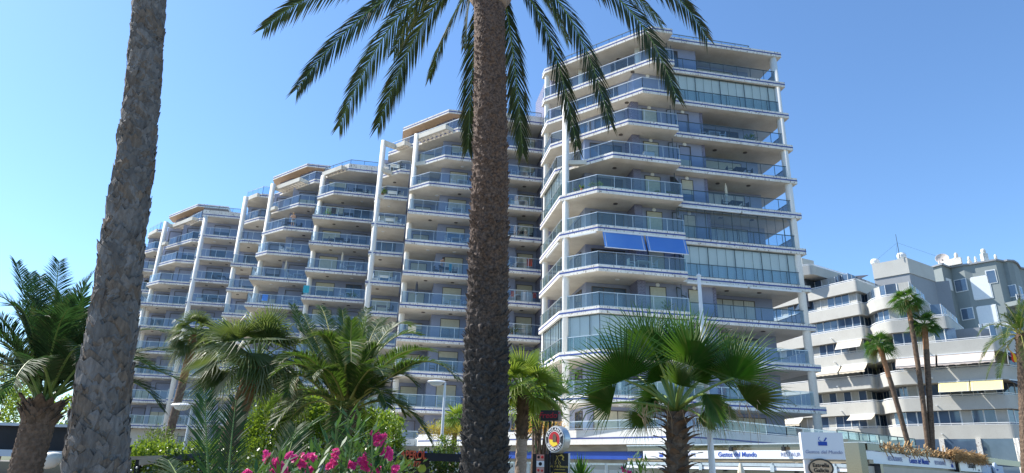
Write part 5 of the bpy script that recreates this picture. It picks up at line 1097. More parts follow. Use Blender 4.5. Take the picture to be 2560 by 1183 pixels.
# second shop sign and round sign
L0 = rel(2384, 1165, .75); L1 = rel(2476, 1171, .78); 
L0.z = L1.z = 0; L0 = B1 + eb * .25; L1 = L0 + eb * 3.7
t = thing('shop_sign', 'white shop sign with tall thin black handwriting, far right of the sign bands', 'shop sign', L0)
pane(L0, L1, CAMZ + .57, CAMZ + 1.13, .1, .12, 'sign_white', 'panel', t); text('Lalolapop', L0.lerp(L1, .55) + nB * .115 + ZU * (CAMZ + .87), eb, ZU, .42, 'ink_black', t, sx=.85); text('Cafe', L0.lerp(L1, .86) + nB * .115 + ZU * (CAMZ + .66), eb, ZU, .12, 'ink_black', t, shear=.3)
pane(L0 - eb * .2, L0 - eb * .02, CAMZ + .3, CAMZ + 1.12, .12, .2, 'sign_black', 'side_post', t)
t = thing('shop_sign', 'pale blue sign panel with a round disc at the right edge', 'shop sign', L1); P2_ = L1 + eb * .15; P3_ = P2_ + eb * 4.4
pane(P2_, P3_, CAMZ + .55, CAMZ + .98, .08, .1, 'sign_pale', 'panel', t) if simple('sign_pale', (.50, .58, .68), (.46, .54, .64), 1) else 0
mb = MB(); mb.lathe(P2_ + eb * 2.2 + nB * .2 + ZU * (CAMZ + .76), [(.34, -.05), (.36, 0), (.34, .05)], 28, ax=nB, ex=eb); mb.build('disc', 'sign_pale', t); text('mojitos', P2_ + eb * 2.3 + nB * .26 + ZU * (CAMZ + .76), eb, ZU, .13, 'ink_blue', t, shear=.3)
# thatch along the canopy top
mb = MB(); rr = random.Random(6)
T0 = B1 - eb * .9 + ZU * (CAMZ + 1.30); T1 = B1 + eb * 4.6 + ZU * (CAMZ + 1.24); LT = (T1 - T0).length
for i in range(2300):
    p = T0.lerp(T1, rr.random()) + Vector((0, 0, rr.uniform(-.1, .2))) + nB * rr.uniform(-.1, .25); d = (eb * rr.uniform(-.6, .6) + nB * rr.uniform(.1, .6) + ZU * rr.uniform(-1.0, .2)).normalized(); mb.beam(p, p + d * rr.uniform(.12, .38), .022, .012)
tag(mb.build('thatch_roof', 'thatch'), 'ragged strip of straw thatch above the sign bands at the far right', 'thatch roof')
mb = MB(); U0 = B0 + eb * 2.2 + ZU * (CAMZ + 1.42); U1 = B1 - eb * .5 + ZU * (CAMZ + 1.42); LT = (U1 - U0).length
for i in range(150):
    p = U0.lerp(U1, rr.random()) + Vector((0, 0, rr.uniform(-.35, .02))) + nB * .1; d = (eb * rr.uniform(.2, 1) + ZU * rr.uniform(-.5, .5)).normalized(); mb.beam(p, p + d * rr.uniform(.15, .5), .03, .02)
tag(mb.build('dry_branches', 'thatch'), 'tangle of dry branches behind the smoked glass canopy on the right', 'branches')
# rail of the upper terrace right of the podium
r0 = rel(2095, 1098, 1.95); r1 = rel(2290, 1118, 1.95); fr = MB(); gl_ = MB(); 
for i in range(9):
    p = r0.lerp(r1, i / 8); fr.beam((p.x, p.y, p.z - .05), (p.x, p.y, p.z + .45), .04, .04)
fr.beam(r0 + ZU * .45, r1 + ZU * .45, .05, .05); fr.beam(r0, r1, .05, .05); gl_.poly([r0, r1, r1 + ZU * .42, r0 + ZU * .42]); t = thing('terrace_railing', 'glass railing running down to the right behind the white square sign', 'railing', (r0.x, r0.y, 0))
fr.build('frame', 'dark_metal', t); gl_.build('pane', 'rail_glass_green', t); mb = MB(); mb.prism([(r0.x, r0.y), (r1.x, r1.y), (r1.x, r1.y + 3), (r0.x, r0.y + 3)], 0, r0.z - .05, frame=False); mb.build('wall', 'beige_render', t)
# white box sign on a post
def facing(px, Y, yaw=0):
    v = ray(px, 1150); v = Vector((v.x, v.y, 0)).normalized(); n_ = -v; n_ = Matrix.Rotation(yaw, 3, 'Z') @ n_; return n_, ZU.cross(n_)
Yb = 14.0; n_, xd = facing(2055, Yb, RAD(12)); c_ = at(2054, 1115, Yb); sx_, sz_ = 88 * Yb / FPX * 1.06, 58 * Yb / FPX * 1.05
t = thing('box_sign', 'white square box sign with a blue pot emblem on a white post', 'sign', (c_.x, c_.y, 0)); t2 = t
mb = MB(); mb.box(c_, sx_, .22, sz_, xd, n_); o = mb.build('sign_box', 'sign_white', t)
text('Gustos del Mundo', c_ + n_ * .115 - ZU * sz_ * .24, xd, ZU, .095, 'ink_grey', o, shear=.15, sx=.98); boat(c_ + n_ * .117 + ZU * sz_ * .15, xd, .17, o)
mb = MB(); p = c_ - xd * sx_ * .40; mb.box((p.x, p.y, (c_.z - sz_ / 2) / 2), .12, .12, c_.z - sz_ / 2, xd, n_); mb.build('post', 'sign_white', t)
c2 = at(2049, 1170, Yb) + n_ * .1; t = thing('hanging_sign', 'oval wooden beer sign with carved black lettering hanging below the white box sign', 'sign', c2)
mb = MB(); N = 32; P = lambda a, r, o: c2 + xd * math.cos(a) * .215 * r + ZU * math.sin(a) * .155 * r + n_ * o
for i in range(N):
    a0, a1 = 2 * math.pi * i / N, 2 * math.pi * (i + 1) / N; mb.poly([P(a0, 0, .03), P(a0, 1, .03), P(a1, 1, .03)]); mb.poly([P(a0, 1, .03), P(a0, 1, -.03), P(a1, 1, -.03), P(a1, 1, .03)])
mb.build('panel', 'sign_wood', t); mb = MB(); mb.tube([P(2 * math.pi * i / N, 1.03, .02) for i in range(N + 1)], .02, 6, caps=False); mb.build('rim', 'sign_black', t)
text('Estrella', c2 + n_ * .036 + ZU * .045, xd, ZU, .105, 'ink_black', t, bold=.002); text('Galicia', c2 + n_ * .036 - ZU * .05, xd, ZU, .105, 'ink_black', t, bold=.002)
# black sign totem
Yt = 11.0; n_, xd = facing(1378, Yt, RAD(-14)); s1 = Yt / FPX
p = at(1379, 1100, Yt); t = thing('sign_post', 'black lattice post carrying the dark signs right of the slim bright palm', 'sign post', (p.x, p.y, 0))
mb = MB(); 
for o_ in (-.035, .035): mb.tube([(p.x + o_, p.y, 0), (p.x + o_, p.y, at(1379, 1045, Yt).z)], .014, 6)
for i in range(22): z_ = i * .12; mb.beam((p.x - .035, p.y, z_), (p.x + .035, p.y, z_ + .06), .012, .012)
mb.build('post', 'sign_black', t); mb = MB(); mb.box(at(1381, 1132, Yt) - n_ * .05, .07, .05, .05, xd, n_); mb.build('bracket', 'white_metal', t)
c_ = at(1377, 1040, Yt); t = thing('led_sign', 'small black box sign with red script lettering on top of the sign post', 'sign', c_)
mb = MB(); mb.box(c_, 44 * s1, .18, 24 * s1, xd, n_); o = mb.build('sign_box', 'sign_black', t); text('Fredo°', c_ + n_ * .093, xd, ZU, .125, 'glow_red', o, shear=.2, bold=.001) if simple('glow_red', (.36, .02, .03)) else 0
c_ = at(1394, 1099, Yt - .15); t = thing('round_sign', 'round beer sign with a dark lettered ring and red centre, grey metal rim', 'sign', c_); Rr = 31 * s1
nr = (n_ + xd * -.55).normalized(); xr = ZU.cross(nr); 
mb = MB(); mb.lathe(c_, [(Rr * .93, -.09), (Rr, -.07), (Rr, .05), (Rr * .95, .07)], 40, ax=nr, ex=xr); o = mb.build('rim', 'aluminium', t, smooth=False)
def disc(r, off_, mat, name):
    mb = MB(); mb.poly([c_ + nr * off_ + (xr * math.cos(2 * math.pi * i / 40) + ZU * math.sin(2 * math.pi * i / 40)) * r for i in range(40)]); return mb.build(name, mat, t)
disc(Rr * .92, .072, 'sign_white', 'face'); disc(Rr * .88, .075, 'ring_dark', 'ring'); disc(Rr * .60, .078, 'sign_white', 'inner_line'); disc(Rr * .56, .081, 'shield_red', 'centre')
def arc(s_, r, a0, a1, flip=False):
    for i, ch in enumerate(s_):
        a = a0 + (a1 - a0) * (i / (len(s_) - 1)); dr = xr * math.cos(a) + ZU * math.sin(a); up = dr if not flip else -dr; text(ch, c_ + nr * .078 + dr * r, up.cross(nr), up, Rr * .30, 'sign_white', t, bold=.001, name='letter')
arc('PAULANER', Rr * .735, RAD(160), RAD(20)); arc('MÜNCHEN', Rr * .735, RAD(212), RAD(328), True)
mb = MB(); f = lambda x, z: c_ + nr * .084 + xr * x * Rr + ZU * z * Rr
mb.poly([f(-.45, -.30), f(-.1, -.55), f(.38, -.4), f(.2, -.1), f(-.1, -.05), f(-.5, .0)]); mb.build('yellow_field', 'yellow_ink', t)
mb = MB(); f = lambda x, z: c_ + nr * .087 + xr * x * Rr + ZU * z * Rr; mb.poly([f(-.12, -.2), f(.22, -.2), f(.25, .18), (f(.12, .38)), f(-.02, .40), f(-.14, .22)]); mb.build('figure', 'robe', t)
c_ = at(1399, 1163, Yt); t = thing('shop_sign', 'black panel with gold scissors and the words Hair and Beauty', 'sign', c_); mb = MB(); w_, h_ = 44 * s1, 54 * s1
mb.box(c_, w_, .05, h_, xd, n_); o = mb.build('panel', 'sign_black', t); mb = MB(); mb.box(c_ + xd * (w_ / 2 + .008), .016, .07, h_, xd, n_); mb.build('edge', 'white_metal', t)
text('Hair & Beauty', c_ + n_ * .03 - ZU * .02, xd, ZU, .052, 'ink_gold', o); text('by Petra Celestini', c_ + n_ * .03 - ZU * .065, xd, ZU, .026, 'ink_gold', o); mb = MB(); mb.box(c_ + n_ * .028 - ZU * .135, w_ * .8, .006, .05, xd, n_); mb.build('yellow_strip', 'yellow_ink', o)
text('ESTÉTICA', c_ + n_ * .033 - ZU * .135, xd, ZU, .034, 'ink_black', o)
mb = MB(); f = lambda x, z: c_ + n_ * .03 + xd * x + ZU * z
for s_ in (-1, 1):
    mb.tube([f(-.03 - s_ * .035, .045), f(-.03 + s_ * .02, .145)], .004, 4); mb.tube([f(-.03 - s_ * .035 + .018 * math.cos(i * .8), .03 + .018 * math.sin(i * .8)) for i in range(9)], .003, 4)
mb.tube([f(.0, .14), f(.04, .15), f(.07, .12), f(.05, .085), (f(.08, .07))], [.004, .014, .012, .01, .004], 6); mb.build('scissors', 'ink_gold', o)
c_ = at(1352, 1160, Yt); t = thing('poster_panel', 'black panel with a strip of beauty photographs on the left of the sign post', 'sign', c_); mb = MB(); mb.box(c_, 38 * s1, .05, 44 * s1, xd, n_); o = mb.build('panel', 'sign_black', t)
for i, (z_, m_) in enumerate(((.095, 'photo_tone'), (.0, 'sign_white'), (-.095, 'photo_tone'))):
    mb = MB(); mb.box(c_ + n_ * .028 + ZU * z_, .125, .006, .092, xd, n_); mb.build('photo', m_, o)
for (x, z_, m_, r) in ((-.03, .1, 'ink_black', .022), (.032, .1, 'ink_red', .022), (-.03, -.095, 'ink_red', .02), (.03, -.1, 'ink_red', .018), (0, .0, 'ink_black', .028)):
    mb = MB(); mb.lathe(c_ + n_ * .032 + ZU * z_ + xd * x, [(r, 0), (r * .9, .003)], 12, ax=n_, ex=xd); mb.build('photo_detail', m_, o)
# red letter sign on the black beam
Yk = 12.5; n_, xd = facing(1030, Yk, RAD(4)); a = at(930, 1138, Yk); b = at(1165, 1146, Yk); mb = MB(); mb.beam(a, b, .5, .13); bm = tag(mb.build('timber_beam', 'canopy_black'), 'long black roof beam carrying the red letters left of the dark trunk', 'beam')
mb = MB()
for px in (1050, 1155, 940): p = at(px, 1150, Yk); mb.box((p.x, p.y + .1, p.z / 2), .1, .1, p.z)
mb.build('posts', 'canopy_black', bm)
c_ = at(1030, 1142, Yk) + n_ * .32; t = thing('letter_sign', 'three-dimensional shiny red letters in two lines on the black beam', 'sign', c_)
text('APEROL', c_ + ZU * .02, xd, ZU, .19, 'letter_red', t, ext=.02, sx=.66, bold=.006); text('SPRITZ', c_ - ZU * .125 + xd * .02, xd, ZU, .115, 'letter_red', t, ext=.015, sx=.66, bold=.004)
c2 = at(1055, 1172, Yk); mb = MB(); mb.lathe(c2, [(.075, 0), (.07, .02)], 18, ax=n_, ex=xd); t = thing('menu_board', 'dark board with a round green and yellow badge under the red letters', 'sign', c2); mb.build('badge', 'badge_green', t) if simple('badge_green', (.45, .55, .08)) else 0
mb = MB(); mb.box(c2 - n_ * .03, .26, .03, .5, xd, n_); mb.build('board', 'sign_black', t)
# street lamps
def street_lamp(label, head, foot, Y, side):
    top = at(head[0], head[1], Y); g = Vector((top.x, Y, 0)); t = thing('street_lamp', label, 'street lamp', g); s_ = Y / FPX
    mb = MB(); mb.tube([g, g + ZU * 1.2, Vector((top.x, Y, top.z))], [.07, .055, .032], 12); mb.build('pole', 'sign_white', t)
    mb = MB(); c_ = top + Vector((side * .26, 0, .02)); N = 16; pr = []
    rings = []
    for (h, r) in ((-.04, .24), (.0, .29), (.03, .24), (.05, .10)):
        rings.append([mb.vert(c_ + Vector((math.cos(2 * math.pi * k / N) * r, math.sin(2 * math.pi * k / N) * r * .5, h))) for k in range(N)])
    for a_, b_ in zip(rings, rings[1:]):
        for k in range(N): mb.face((a_[k], a_[(k + 1) % N], b_[(k + 1) % N], b_[k]))
    mb.face(rings[-1]); mb.build('head', 'sign_white', t)
    mb = MB(); rings = []
    for (h, r) in ((-.13, .06), (-.10, .15), (-.04, .21)): rings.append([mb.vert(c_ + Vector((math.cos(2 * math.pi * k / N) * r, math.sin(2 * math.pi * k / N) * r * .5, h))) for k in range(N)])
    for a_, b_ in zip(rings, rings[1:]):
        for k in range(N): mb.face((a_[k], a_[(k + 1) % N], b_[(k + 1) % N], b_[k]))
    mb.face(rings[0][::-1]); mb.build('lens', 'white_plastic', t)
street_lamp('white street lamp with flat oval head before the beige wall at lower left', (481, 1016), None, 17, -1)
street_lamp('white street lamp with flat oval head just left of the big dark trunk', (1113, 957), None, 20, -1)
p = at(1747, 692, 9.0); mb = MB(); mb.tube([(p.x, 9.0, 0), (p.x, 9.0, 1.6), (p.x, 9.0, p.z)], [.05, .042, .024], 14); t = thing('flagpole', 'tall bare white pole standing behind the stocky fan palm', 'pole', (p.x, 9, 0)); mb.build('pole', 'sign_white', t)
mb = MB(); mb.lathe((p.x, 9, p.z), [(.032, 0), (.036, .02), (.0, .05)], 10); mb.build('cap', 'sign_white', t)
# left edge: black canopy with white trim, timber pergola, string lights
Yc = 13.5; a = at(-60, 1062, Yc); b = at(215, 1074, Yc); t = thing('bar_canopy', 'black fabric canopy with pale trim behind the lower left palm', 'canopy', (a.x, a.y, 0))
zt, zb = a.z, at(0, 1124, Yc).z; mb = MB(); mb.beam((a.x, a.y, (zt + zb) / 2), (b.x, b.y, (zt + zb) / 2), .15, zt - zb); mb.build('canopy', 'canopy_black', t)
mb = MB(); mb.beam((a.x, a.y - .1, zt + .02), (b.x, b.y - .1, zt + .02), .2, .05); mb.beam((a.x, a.y - .1, zb - .06), (b.x, b.y - .1, zb - .06), .2, .12); mb.build('trim', 'sign_pale', t)
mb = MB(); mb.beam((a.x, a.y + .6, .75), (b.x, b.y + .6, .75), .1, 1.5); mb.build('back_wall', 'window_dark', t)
c_ = at(128, 1150, 12.8); mb = MB(); mb.lathe(c_, [(.05, .14), (.17, .10), (.2, .0), (.12, -.12), (.03, -.16)], 16, ax=Vector((.25, .1, 1)).normalized()); tag(mb.build('pendant_lamp', 'white_plastic', None, smooth=True), 'white bowl-shaped pendant lamp hanging beneath the black canopy', 'lamp')
Yp = 12.5; t = thing('pergola', 'weathered timber pergola with ropes at the lower left', 'pergola', at(400, 1183, Yp))
mb = MB(); mb.beam(at(300, 1147, Yp), at(412, 1143, Yp), .14, .06); mb.beam(at(352, 1157, Yp - .3), at(408, 1150, Yp - .3), .12, .09); mb.beam(at(405, 1148, Yp), at(512, 1141, Yp), .2, .07); mb.build('roof_beam', 'timber', t) if simple('timber', (.30, .25, .19), (.46, .40, .32), 4, .9, stretch=(1, 6, 6)) else 0
mb = MB(); mb.beam(at(420, 1149, Yp - .2), at(508, 1140, Yp - .2), .3, .10); mb.build('awning_roll', 'dark_fabric', t); mb = MB()
for px in (303, 350, 512): p = at(px, 1148, Yp); mb.box((p.x, p.y, p.z / 2), .09, .09, p.z)
mb.build('posts', 'canopy_black', t)
t = thing('string_lights', 'string of small pale bulbs under the timber pergola', 'string lights', at(400, 1170, 12)); mb = MB(); wire = []
for i in range(22):
    px = 300 + i * 14; py = 1160 + 12 * abs(math.sin(i * .75)) + (i % 3) * 2; p = at(px, py, 12.2); mb.lathe(p, [(.005, .02), (.018, .008), (.018, -.008), (.004, -.02)], 8); wire.append(p + ZU * .02)
mb.build('bulbs', 'sign_white', t); mb = MB(); mb.tube(wire, .004, 4); mb.build('wire', 'canopy_black', t)
# closed parasols of the restaurant
for i, (px, Y_, lab) in enumerate(((1851, 17, 'closed cream parasol in front of the restaurant sign band'),)):
    tpp = at(px, 1158, Y_); t = thing('parasol', lab, 'parasol', (tpp.x, tpp.y, 0)); mb = MB(); mb.lathe((tpp.x, tpp.y, tpp.z - 1.6), [(.05, 0), (.19, .1), (.15, .8), (.09, 1.4), (.03, 1.6)], 10); mb.build('fabric', 'cream_fabric', t); mb = MB(); mb.tube([(tpp.x, tpp.y, 0), (tpp.x, tpp.y, tpp.z)], .03, 8); mb.build('pole', 'white_metal', t)
# ------------------------------------------------------------------ balcony furniture
def chair(mat='white_plastic', back=.5):
    t = thing('garden_chair', None, 'chair'); t['_local'] = 1; c_ = MB()
    c_.box((0, 0, .43), .46, .44, .04); c_.build('seat', mat, t); c_ = MB(); c_.box((0, .24, .43 + back / 2), .44, .035, back); c_.build('backrest', mat, t)
    for x in (-.21, .21):
        for y in (-.2, .22): c_ = MB(); c_.box((x, y, .21), .035, .035, .42); c_.build('leg', mat, t)
        c_ = MB(); c_.box((x * 1.08, 0, .64), .04, .44, .03); c_.box((x * 1.08, -.2, .53), .03, .03, .22); c_.build('armrest', mat, t)
    return t
def table(mat='white_plastic', w=1.0):
    t = thing('garden_table', None, 'table'); t['_local'] = 1; c_ = MB(); c_.box((0, 0, .72), w, .8, .04); c_.build('tabletop', mat, t)
    for x in (-w / 2 + .05, w / 2 - .05):
        for y in (-.34, .34): c_ = MB(); c_.box((x, y, .35), .05, .05, .7); c_.build('leg', mat, t)
    return t
simple('wicker_dark', (.05, .045, .045), (.09, .08, .075), 8); simple('blue_stripe_fabric', (.06, .12, .38), (.7, .72, .78), 30, stretch=(3, .01, .01))
CH = {'white': chair('white_plastic'), 'dark': chair('wicker_dark', .42), 'striped': chair('blue_stripe_fabric', .62), 'beige': chair('cream_fabric')}; TB = {'white': table('white_plastic'), 'dark': table('wicker_dark')}
used = {}
def place(src, key, u, v, k, off, rot, label, group):
    z = ZK(k, off) + .012 if k < 11 else 3.5
    o = src if key not in used else copy_tree(src); used[key] = 1
    o.location = W(u, v, z); o.rotation_euler = (0, 0, rot + _A); o['label'] = label; o['group'] = group; return o
ORD = {2: 'top', 3: 'second', 4: 'third', 5: 'fourth', 6: 'fifth', 7: 'sixth', 8: 'seventh', 9: 'eighth', 10: 'ninth'}
SECT = {'B': ((-10.4, -7.8), 15.65, 0, 'in the wing left of the big trunk'), 'N': ((-15.9, -14.2), 20.1, 0, 'in the narrow bay left of that wing'), 'R': ((-4.0, -2.0), 12.25, 0, 'between big trunk and tower'), 'C': ((-22.0, -18.2), 26.85, -.3, 'in the flat-roofed middle wing'),
        'M': ((-28.6, -24.4), 30.8, -.6, 'in the penthouse wing left of the middle'), 'D': ((-38.8, -35.8), 45.0, -.8, 'in the flat-roofed far left wing'), 'T': ((.9, 4.6), 0, 0, 'on the left side of the tower'), 'E': ((8.2, 14.5), .95, 0, 'on the right side of the tower')}
setup = [('B', k, c_) for k, c_ in ((2, 'white'), (3, 'white'), (4, 'white'), (5, 'white'), (6, 'dark'), (7, 'white'), (9, 'dark'), (10, 'striped'))] + [('N', k, c_) for k, c_ in ((2, 'white'), (3, 'beige'), (4, 'white'), (6, 'white'), (7, 'dark'))] + \
        [('C', k, c_) for k, c_ in ((2, 'dark'), (3, 'dark'), (4, 'dark'), (5, 'white'), (6, 'white'), (8, 'dark'))] + [('M', k, c_) for k, c_ in ((3, 'dark'), (4, 'white'), (5, 'white'), (6, 'white'), (7, 'dark'))] + [('R', k, c_) for k, c_ in ((3, 'white'), (4, 'beige'), (5, 'dark'), (6, 'white'), (7, 'white'), (8, 'beige'))] + \
        [('D', k, c_) for k, c_ in ((4, 'dark'), (5, 'dark'), (9, 'dark'), (10, 'dark'))] + [('T', 7, 'white'), ('T', 10, 'white'), ('E', 4, 'dark'), ('E', 5, 'dark'), ('E', 3, 'white')]
rr = random.Random(77)
for s_, k, c_ in setup:
    (u0, u1), v0, off, where = SECT[s_]; um = rr.uniform(u0 + (u1 - u0) * .35, u1 - .3) if (u1 - u0) > 1 else (u0 + u1) / 2; v = v0 + 1.0; lev = ORD[k] + ' balcony ' + where.replace('in the wing left of the big trunk', 'left of the big trunk').replace('in the narrow bay left of that wing','of the narrow bay').replace('in the flat-roofed middle wing','of the middle flat-roofed wing').replace('in the penthouse wing left of the middle','of the left penthouse wing').replace('in the flat-roofed far left wing','of the far left wing').replace('on the left side of the tower','of the tower, left side').replace('on the right side of the tower','of the tower, right side')
    if s_ in 'NR': um = (u0 + u1) / 2
    tk = 'dark' if c_ == 'dark' else 'white'
    place(TB[tk], 't' + tk, um, v, k, off, 0, f'{"white" if tk == "white" else "dark"} table on the {lev}', 'tables on the balconies')
    cn = {'white': 'white', 'dark': 'dark', 'striped': 'blue striped', 'beige': 'beige'}[c_]
    place(CH[c_], 'c' + c_, um - .85, v, k, off, RAD(90 + rr.uniform(-20, 20)), f'{cn} chair left of the table, {lev}', 'chairs on the balconies')
    place(CH[c_], 'c' + c_, um + .85, v, k, off, RAD(-90 + rr.uniform(-20, 20)), f'{cn} chair right of the table, {lev}', 'chairs on the balconies')
for x in list(CH.values()) + list(TB.values()):
    if '_local' in x: pass
# planters and plants on the fourth tower terrace, towels, drying racks
for i, (s_, k, du, what) in enumerate((('C', 3, .2, 'plant'), ('B', 6, 4.6, 'plant'), ('C', 6, 3.6, 'plant'), ('M', 7, .5, 'plant'), ('R', 8, .3, 'plant'), ('N', 3, -.2, 'plant'), ('E', 3, 5.5, 'plant'), ('T', 8, 4.4, 'plant'), ('B', 7, -1.6, 'parasol'), ('M', 5, 2.5, 'parasol'), ('C', 5, 2.2, 'parasol'), ('E', 5, 3.0, 'parasol'), ('R', 4, .2, 'box'), ('B', 6, 5.3, 'box'), ('C', 8, 3.0, 'box'), ('D', 5, .5, 'box'), ('T', 4, 3.5, 'box'))):
    (u0, u1), v0, off, where = SECT[s_]; u = u0 + du; z = ZK(k, off) + .012; wh = where.replace('in the wing left of the big trunk', 'left of the big trunk').replace('in the ', 'of the ').replace('on the left side of the tower', 'of the tower, left side').replace('on the right side of the tower', 'of the tower, right side').replace('wing left of the middle', 'left wing'); v = v0 + .6
    if what == 'plant':
        t = thing('potted_plant', 'leafy potted plant, ' + ORD[k] + ' balcony ' + wh, 'potted plant', W(u, v, z)); mb = MB(); mb.lathe(W(u, v, z), [(.12, 0), (.17, .26), (.16, .28)], 12); mb.build('pot', 'terracotta', t); mb = MB(); r2 = random.Random(i)
        for j in range(70): a, e = r2.uniform(0, 6.28), r2.uniform(.2, 1.4); d = Vector((math.cos(a) * math.cos(e), math.sin(a) * math.cos(e), math.sin(e))); leafquad(mb, W(u, v, z + .25) + d * r2.uniform(0, .5), d, Vector((0, 0, 1)).cross(d), .32, .08)
        mb.build('leaves', 'bush_leaf', t, tips=True)
    elif what == 'parasol':
        t = thing('parasol', 'closed parasol, ' + ORD[k] + ' balcony ' + wh, 'parasol', W(u, v, z)); mb = MB(); mb.lathe(W(u, v, z + .9), [(.05, 0), (.12, .2), (.10, .9), (.02, 1.25)], 9); mb.build('fabric', random.Random(i).choice(['dark_fabric', 'cream_fabric', 'cream_fabric']), t); mb = MB(); mb.tube([W(u, v, z), W(u, v, z + 2.15)], .022, 6); mb.lathe(W(u, v, z), [(.25, 0), (.25, .06), (.04, .08)], 12); mb.build('pole', 'white_metal', t)
    else:
        t = thing('storage_box', 'pale storage chest, ' + ORD[k] + ' balcony ' + wh, 'storage box', W(u, v, z)); mb = MB(); mb.box(W(u, v, z + .27), .8, .45, .54, EU, EV); mb.build('chest', 'white_plastic', t); mb = MB(); mb.box(W(u, v, z + .57), .86, .5, .05, EU, EV); mb.build('lid', 'cream_shutter', t)
z5 = ZK(5)
for i, (u, w_) in enumerate(((.9, 1.3), (2.1, 1.1), (3.3, .9))):
    mb = MB(); mb.box(W(u, .42, z5 + .12), w_ - .15, .2, .2, EU, EV); t = thing('plant_trough', None, 'planter', W(u, .42, z5), 'white troughs on the planted tower terrace'); t['label'] = ('left', 'middle', 'right')[i] + ' white plant trough behind the glass of the planted tower terrace'; mb.build('trough', 'white_plastic', t)
for i, (u, v, sz) in enumerate(((-1.2, 1.7, .35), (-.8, 1.2, .45), (-.1, .6, .5), (.25, .5, .6), (4.9, .5, .3), (5.8, .5, .35), (6.3, .6, .4))):
    t = thing('potted_plant', ('first', 'second', 'third', 'fourth', 'fifth', 'sixth', 'seventh')[i] + ' potted plant from the left on the planted tower terrace', 'potted plant', W(u, v, z5), 'pots on the planted tower terrace'); mb = MB(); mb.lathe(W(u, v, z5), [(.1, 0), (.14, .2), (.13, .22)], 12); mb.build('pot', 'terracotta', t); mb = MB()
    for j in range(60):
        a, e = rr.uniform(0, 6.28), rr.uniform(.2, 1.4); d = Vector((math.cos(a) * math.cos(e), math.sin(a) * math.cos(e), math.sin(e))); leafquad(mb, W(u, v, z5 + .2) + d * rr.uniform(0, sz * .5), d, Vector((0, 0, 1)).cross(d), sz * .5, .06)
    mb.build('leaves', 'bush_leaf', t, tips=True)
def towel(u, v, k, off, w_, h_, mat, label):
    z = ZK(k, off) + 1.0; mb = MB(); N = 6
    for i in range(N): a, b = u + w_ * i / N, u + w_ * (i + 1) / N; o0, o1 = .03 * math.sin(i * 2.1), .03 * math.sin((i + 1) * 2.1); mb.poly([W(a, v + o0, z - h_), W(b, v + o1, z - h_), W(b, v, z), W(a, v, z)])
    tag(mb.build('towel', mat), label, 'towel')
simple('teal_fabric', (.04, .38, .48), (.06, .44, .55)); simple('red_fabric', (.6, .05, .03), (.7, .08, .04))
towel(-23.3, 26.75, 6, -.3, .6, .8, 'teal_fabric', 'teal towel over the left end of a railing in the flat-roofed middle wing'); towel(-3.0, 12.75, 7, 0, 1.0, .85, 'white_plastic', 'white sheet hung to dry between big trunk and tower')
towel(-3.9, 12.8, 7, 0, .3, .5, 'red_fabric', 'red shirt drying left of the white sheet'); towel(-1.9, 12.8, 7, 0, .3, .5, 'red_fabric', 'red shirt drying right of the white sheet')
towel(-9.2, 16.0, 6, 0, .25, .7, 'teal_fabric', 'light blue towel behind the glass in the wing left of the big trunk')
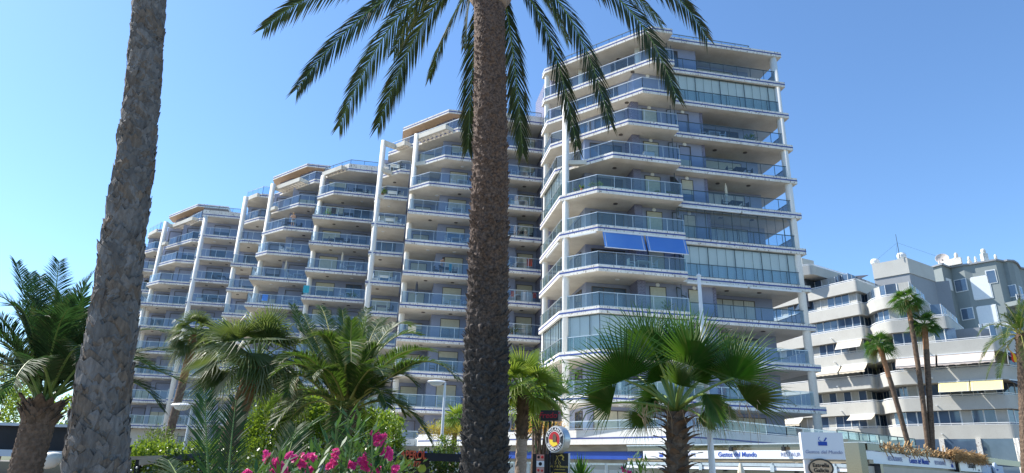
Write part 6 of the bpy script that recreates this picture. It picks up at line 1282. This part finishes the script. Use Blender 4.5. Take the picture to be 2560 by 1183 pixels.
# person leaning at the railing on a balcony of the penthouse wing
def person(pos, face, label, shirt, skin='skin', hair='hair'):
    t = thing('person', label, 'person', pos); f = Vector((math.cos(face), math.sin(face), 0)); s_ = Vector((-f.y, f.x, 0)); P = lambda a, b, z: Vector(pos) + f * a + s_ * b + ZU * z
    def skinmesh(nodes, edges, radii, mat, name):
        me = bpy.data.meshes.new(name); me.from_pydata([tuple(n) for n in nodes], edges, []); o = bpy.data.objects.new(name, me); col.objects.link(o); m_ = o.modifiers.new('s', 'SKIN'); m2 = o.modifiers.new('d', 'SUBSURF'); m2.levels = m2.render_levels = 1
        for i, r in enumerate(radii): o.data.skin_vertices[0].data[i].radius = (r, r)
        o.data.skin_vertices[0].data[0].use_root = True
        dg = bpy.context.evaluated_depsgraph_get(); nm = bpy.data.meshes.new_from_object(o.evaluated_get(dg)); bpy.data.objects.remove(o); nm.materials.clear(); nm.materials.append(MATS[mat]); nm.polygons.foreach_set('use_smooth', [True] * len(nm.polygons)); o = bpy.data.objects.new(name, nm); col.objects.link(o); setpar(o, t); return o
    N = [P(0, 0, .92), P(.06, 0, 1.12), P(.16, 0, 1.32), P(.22, 0, 1.44), P(.27, 0, 1.52), P(.30, 0, 1.62), P(.19, .19, 1.38), P(.28, .26, 1.14), P(.48, .18, 1.08), P(.56, .15, 1.08), P(.19, -.19, 1.38), P(.28, -.26, 1.14), P(.48, -.18, 1.08), P(.56, -.15, 1.08), P(0, .1, .86), P(.03, .11, .48), P(-.02, .11, .09), P(.1, .12, .04), P(0, -.1, .86), P(.0, -.12, .48), P(-.04, -.12, .09), P(.08, -.13, .04)]
    E = [(0, 1), (1, 2), (2, 3), (3, 4), (4, 5), (2, 6), (6, 7), (7, 8), (8, 9), (2, 10), (10, 11), (11, 12), (12, 13), (0, 14), (14, 15), (15, 16), (16, 17), (0, 18), (18, 19), (19, 20), (20, 21)]
    R_ = [.14, .13, .15, .07, .055, .10, .06, .045, .035, .035, .06, .045, .035, .035, .09, .06, .04, .035, .09, .06, .04, .035]
    skinmesh(N, E, R_, skin, 'body'); mb = MB(); mb.lathe(P(.285, 0, 1.60), [(.02, .12), (.09, .10), (.115, .04), (.11, -.03), (.08, -.06)], 14); mb.build('hair', hair, t, smooth=True)
    skinmesh([P(0, 0, .95), P(0, .1, .84), P(.02, .11, .62), P(0, -.1, .84), P(0, -.12, .62)], [(0, 1), (1, 2), (0, 3), (3, 4)], [.155, .105, .09, .105, .09], shirt, 'shorts')
    return t
simple('skin', (.55, .33, .22), (.60, .37, .25)); simple('hair', (.45, .30, .14), (.36, .24, .12)); simple('hair_dark', (.05, .03, .02))
towel(-21.5, 26.95, 3, -.3, .5, .7, 'dark_fabric', 'dark towels over the railing of the second balcony, flat-roofed middle wing'); towel(-28.0, 30.9, 6, -.6, .6, .7, 'blue_fabric', 'bright blue towel over the fifth balcony railing of the left penthouse wing'); towel(-12.5, 15.75, 8, 0, .7, .75, 'cream_fabric', 'cream towel over the seventh balcony railing, left of the big trunk'); towel(-2.6, 12.4, 6, 0, .5, .7, 'red_fabric', 'red towel over the fifth balcony railing between big trunk and tower')
person(W(-26.0, 31.15, ZK(3, -.6) + .01), math.atan2(-EV.y, -EV.x), 'shirtless person in white shorts leaning on a second-storey railing of the left penthouse wing', 'white_plastic')
person(W(-9.9, 16.6, ZK(6) + .01), math.atan2(-EV.y, -EV.x) + .6, 'person in dark shorts behind the glass, fifth balcony left of the big trunk', 'dark_fabric', hair='hair_dark')
for o in list(bpy.data.objects):
    if '_local' in o: del o['_local']
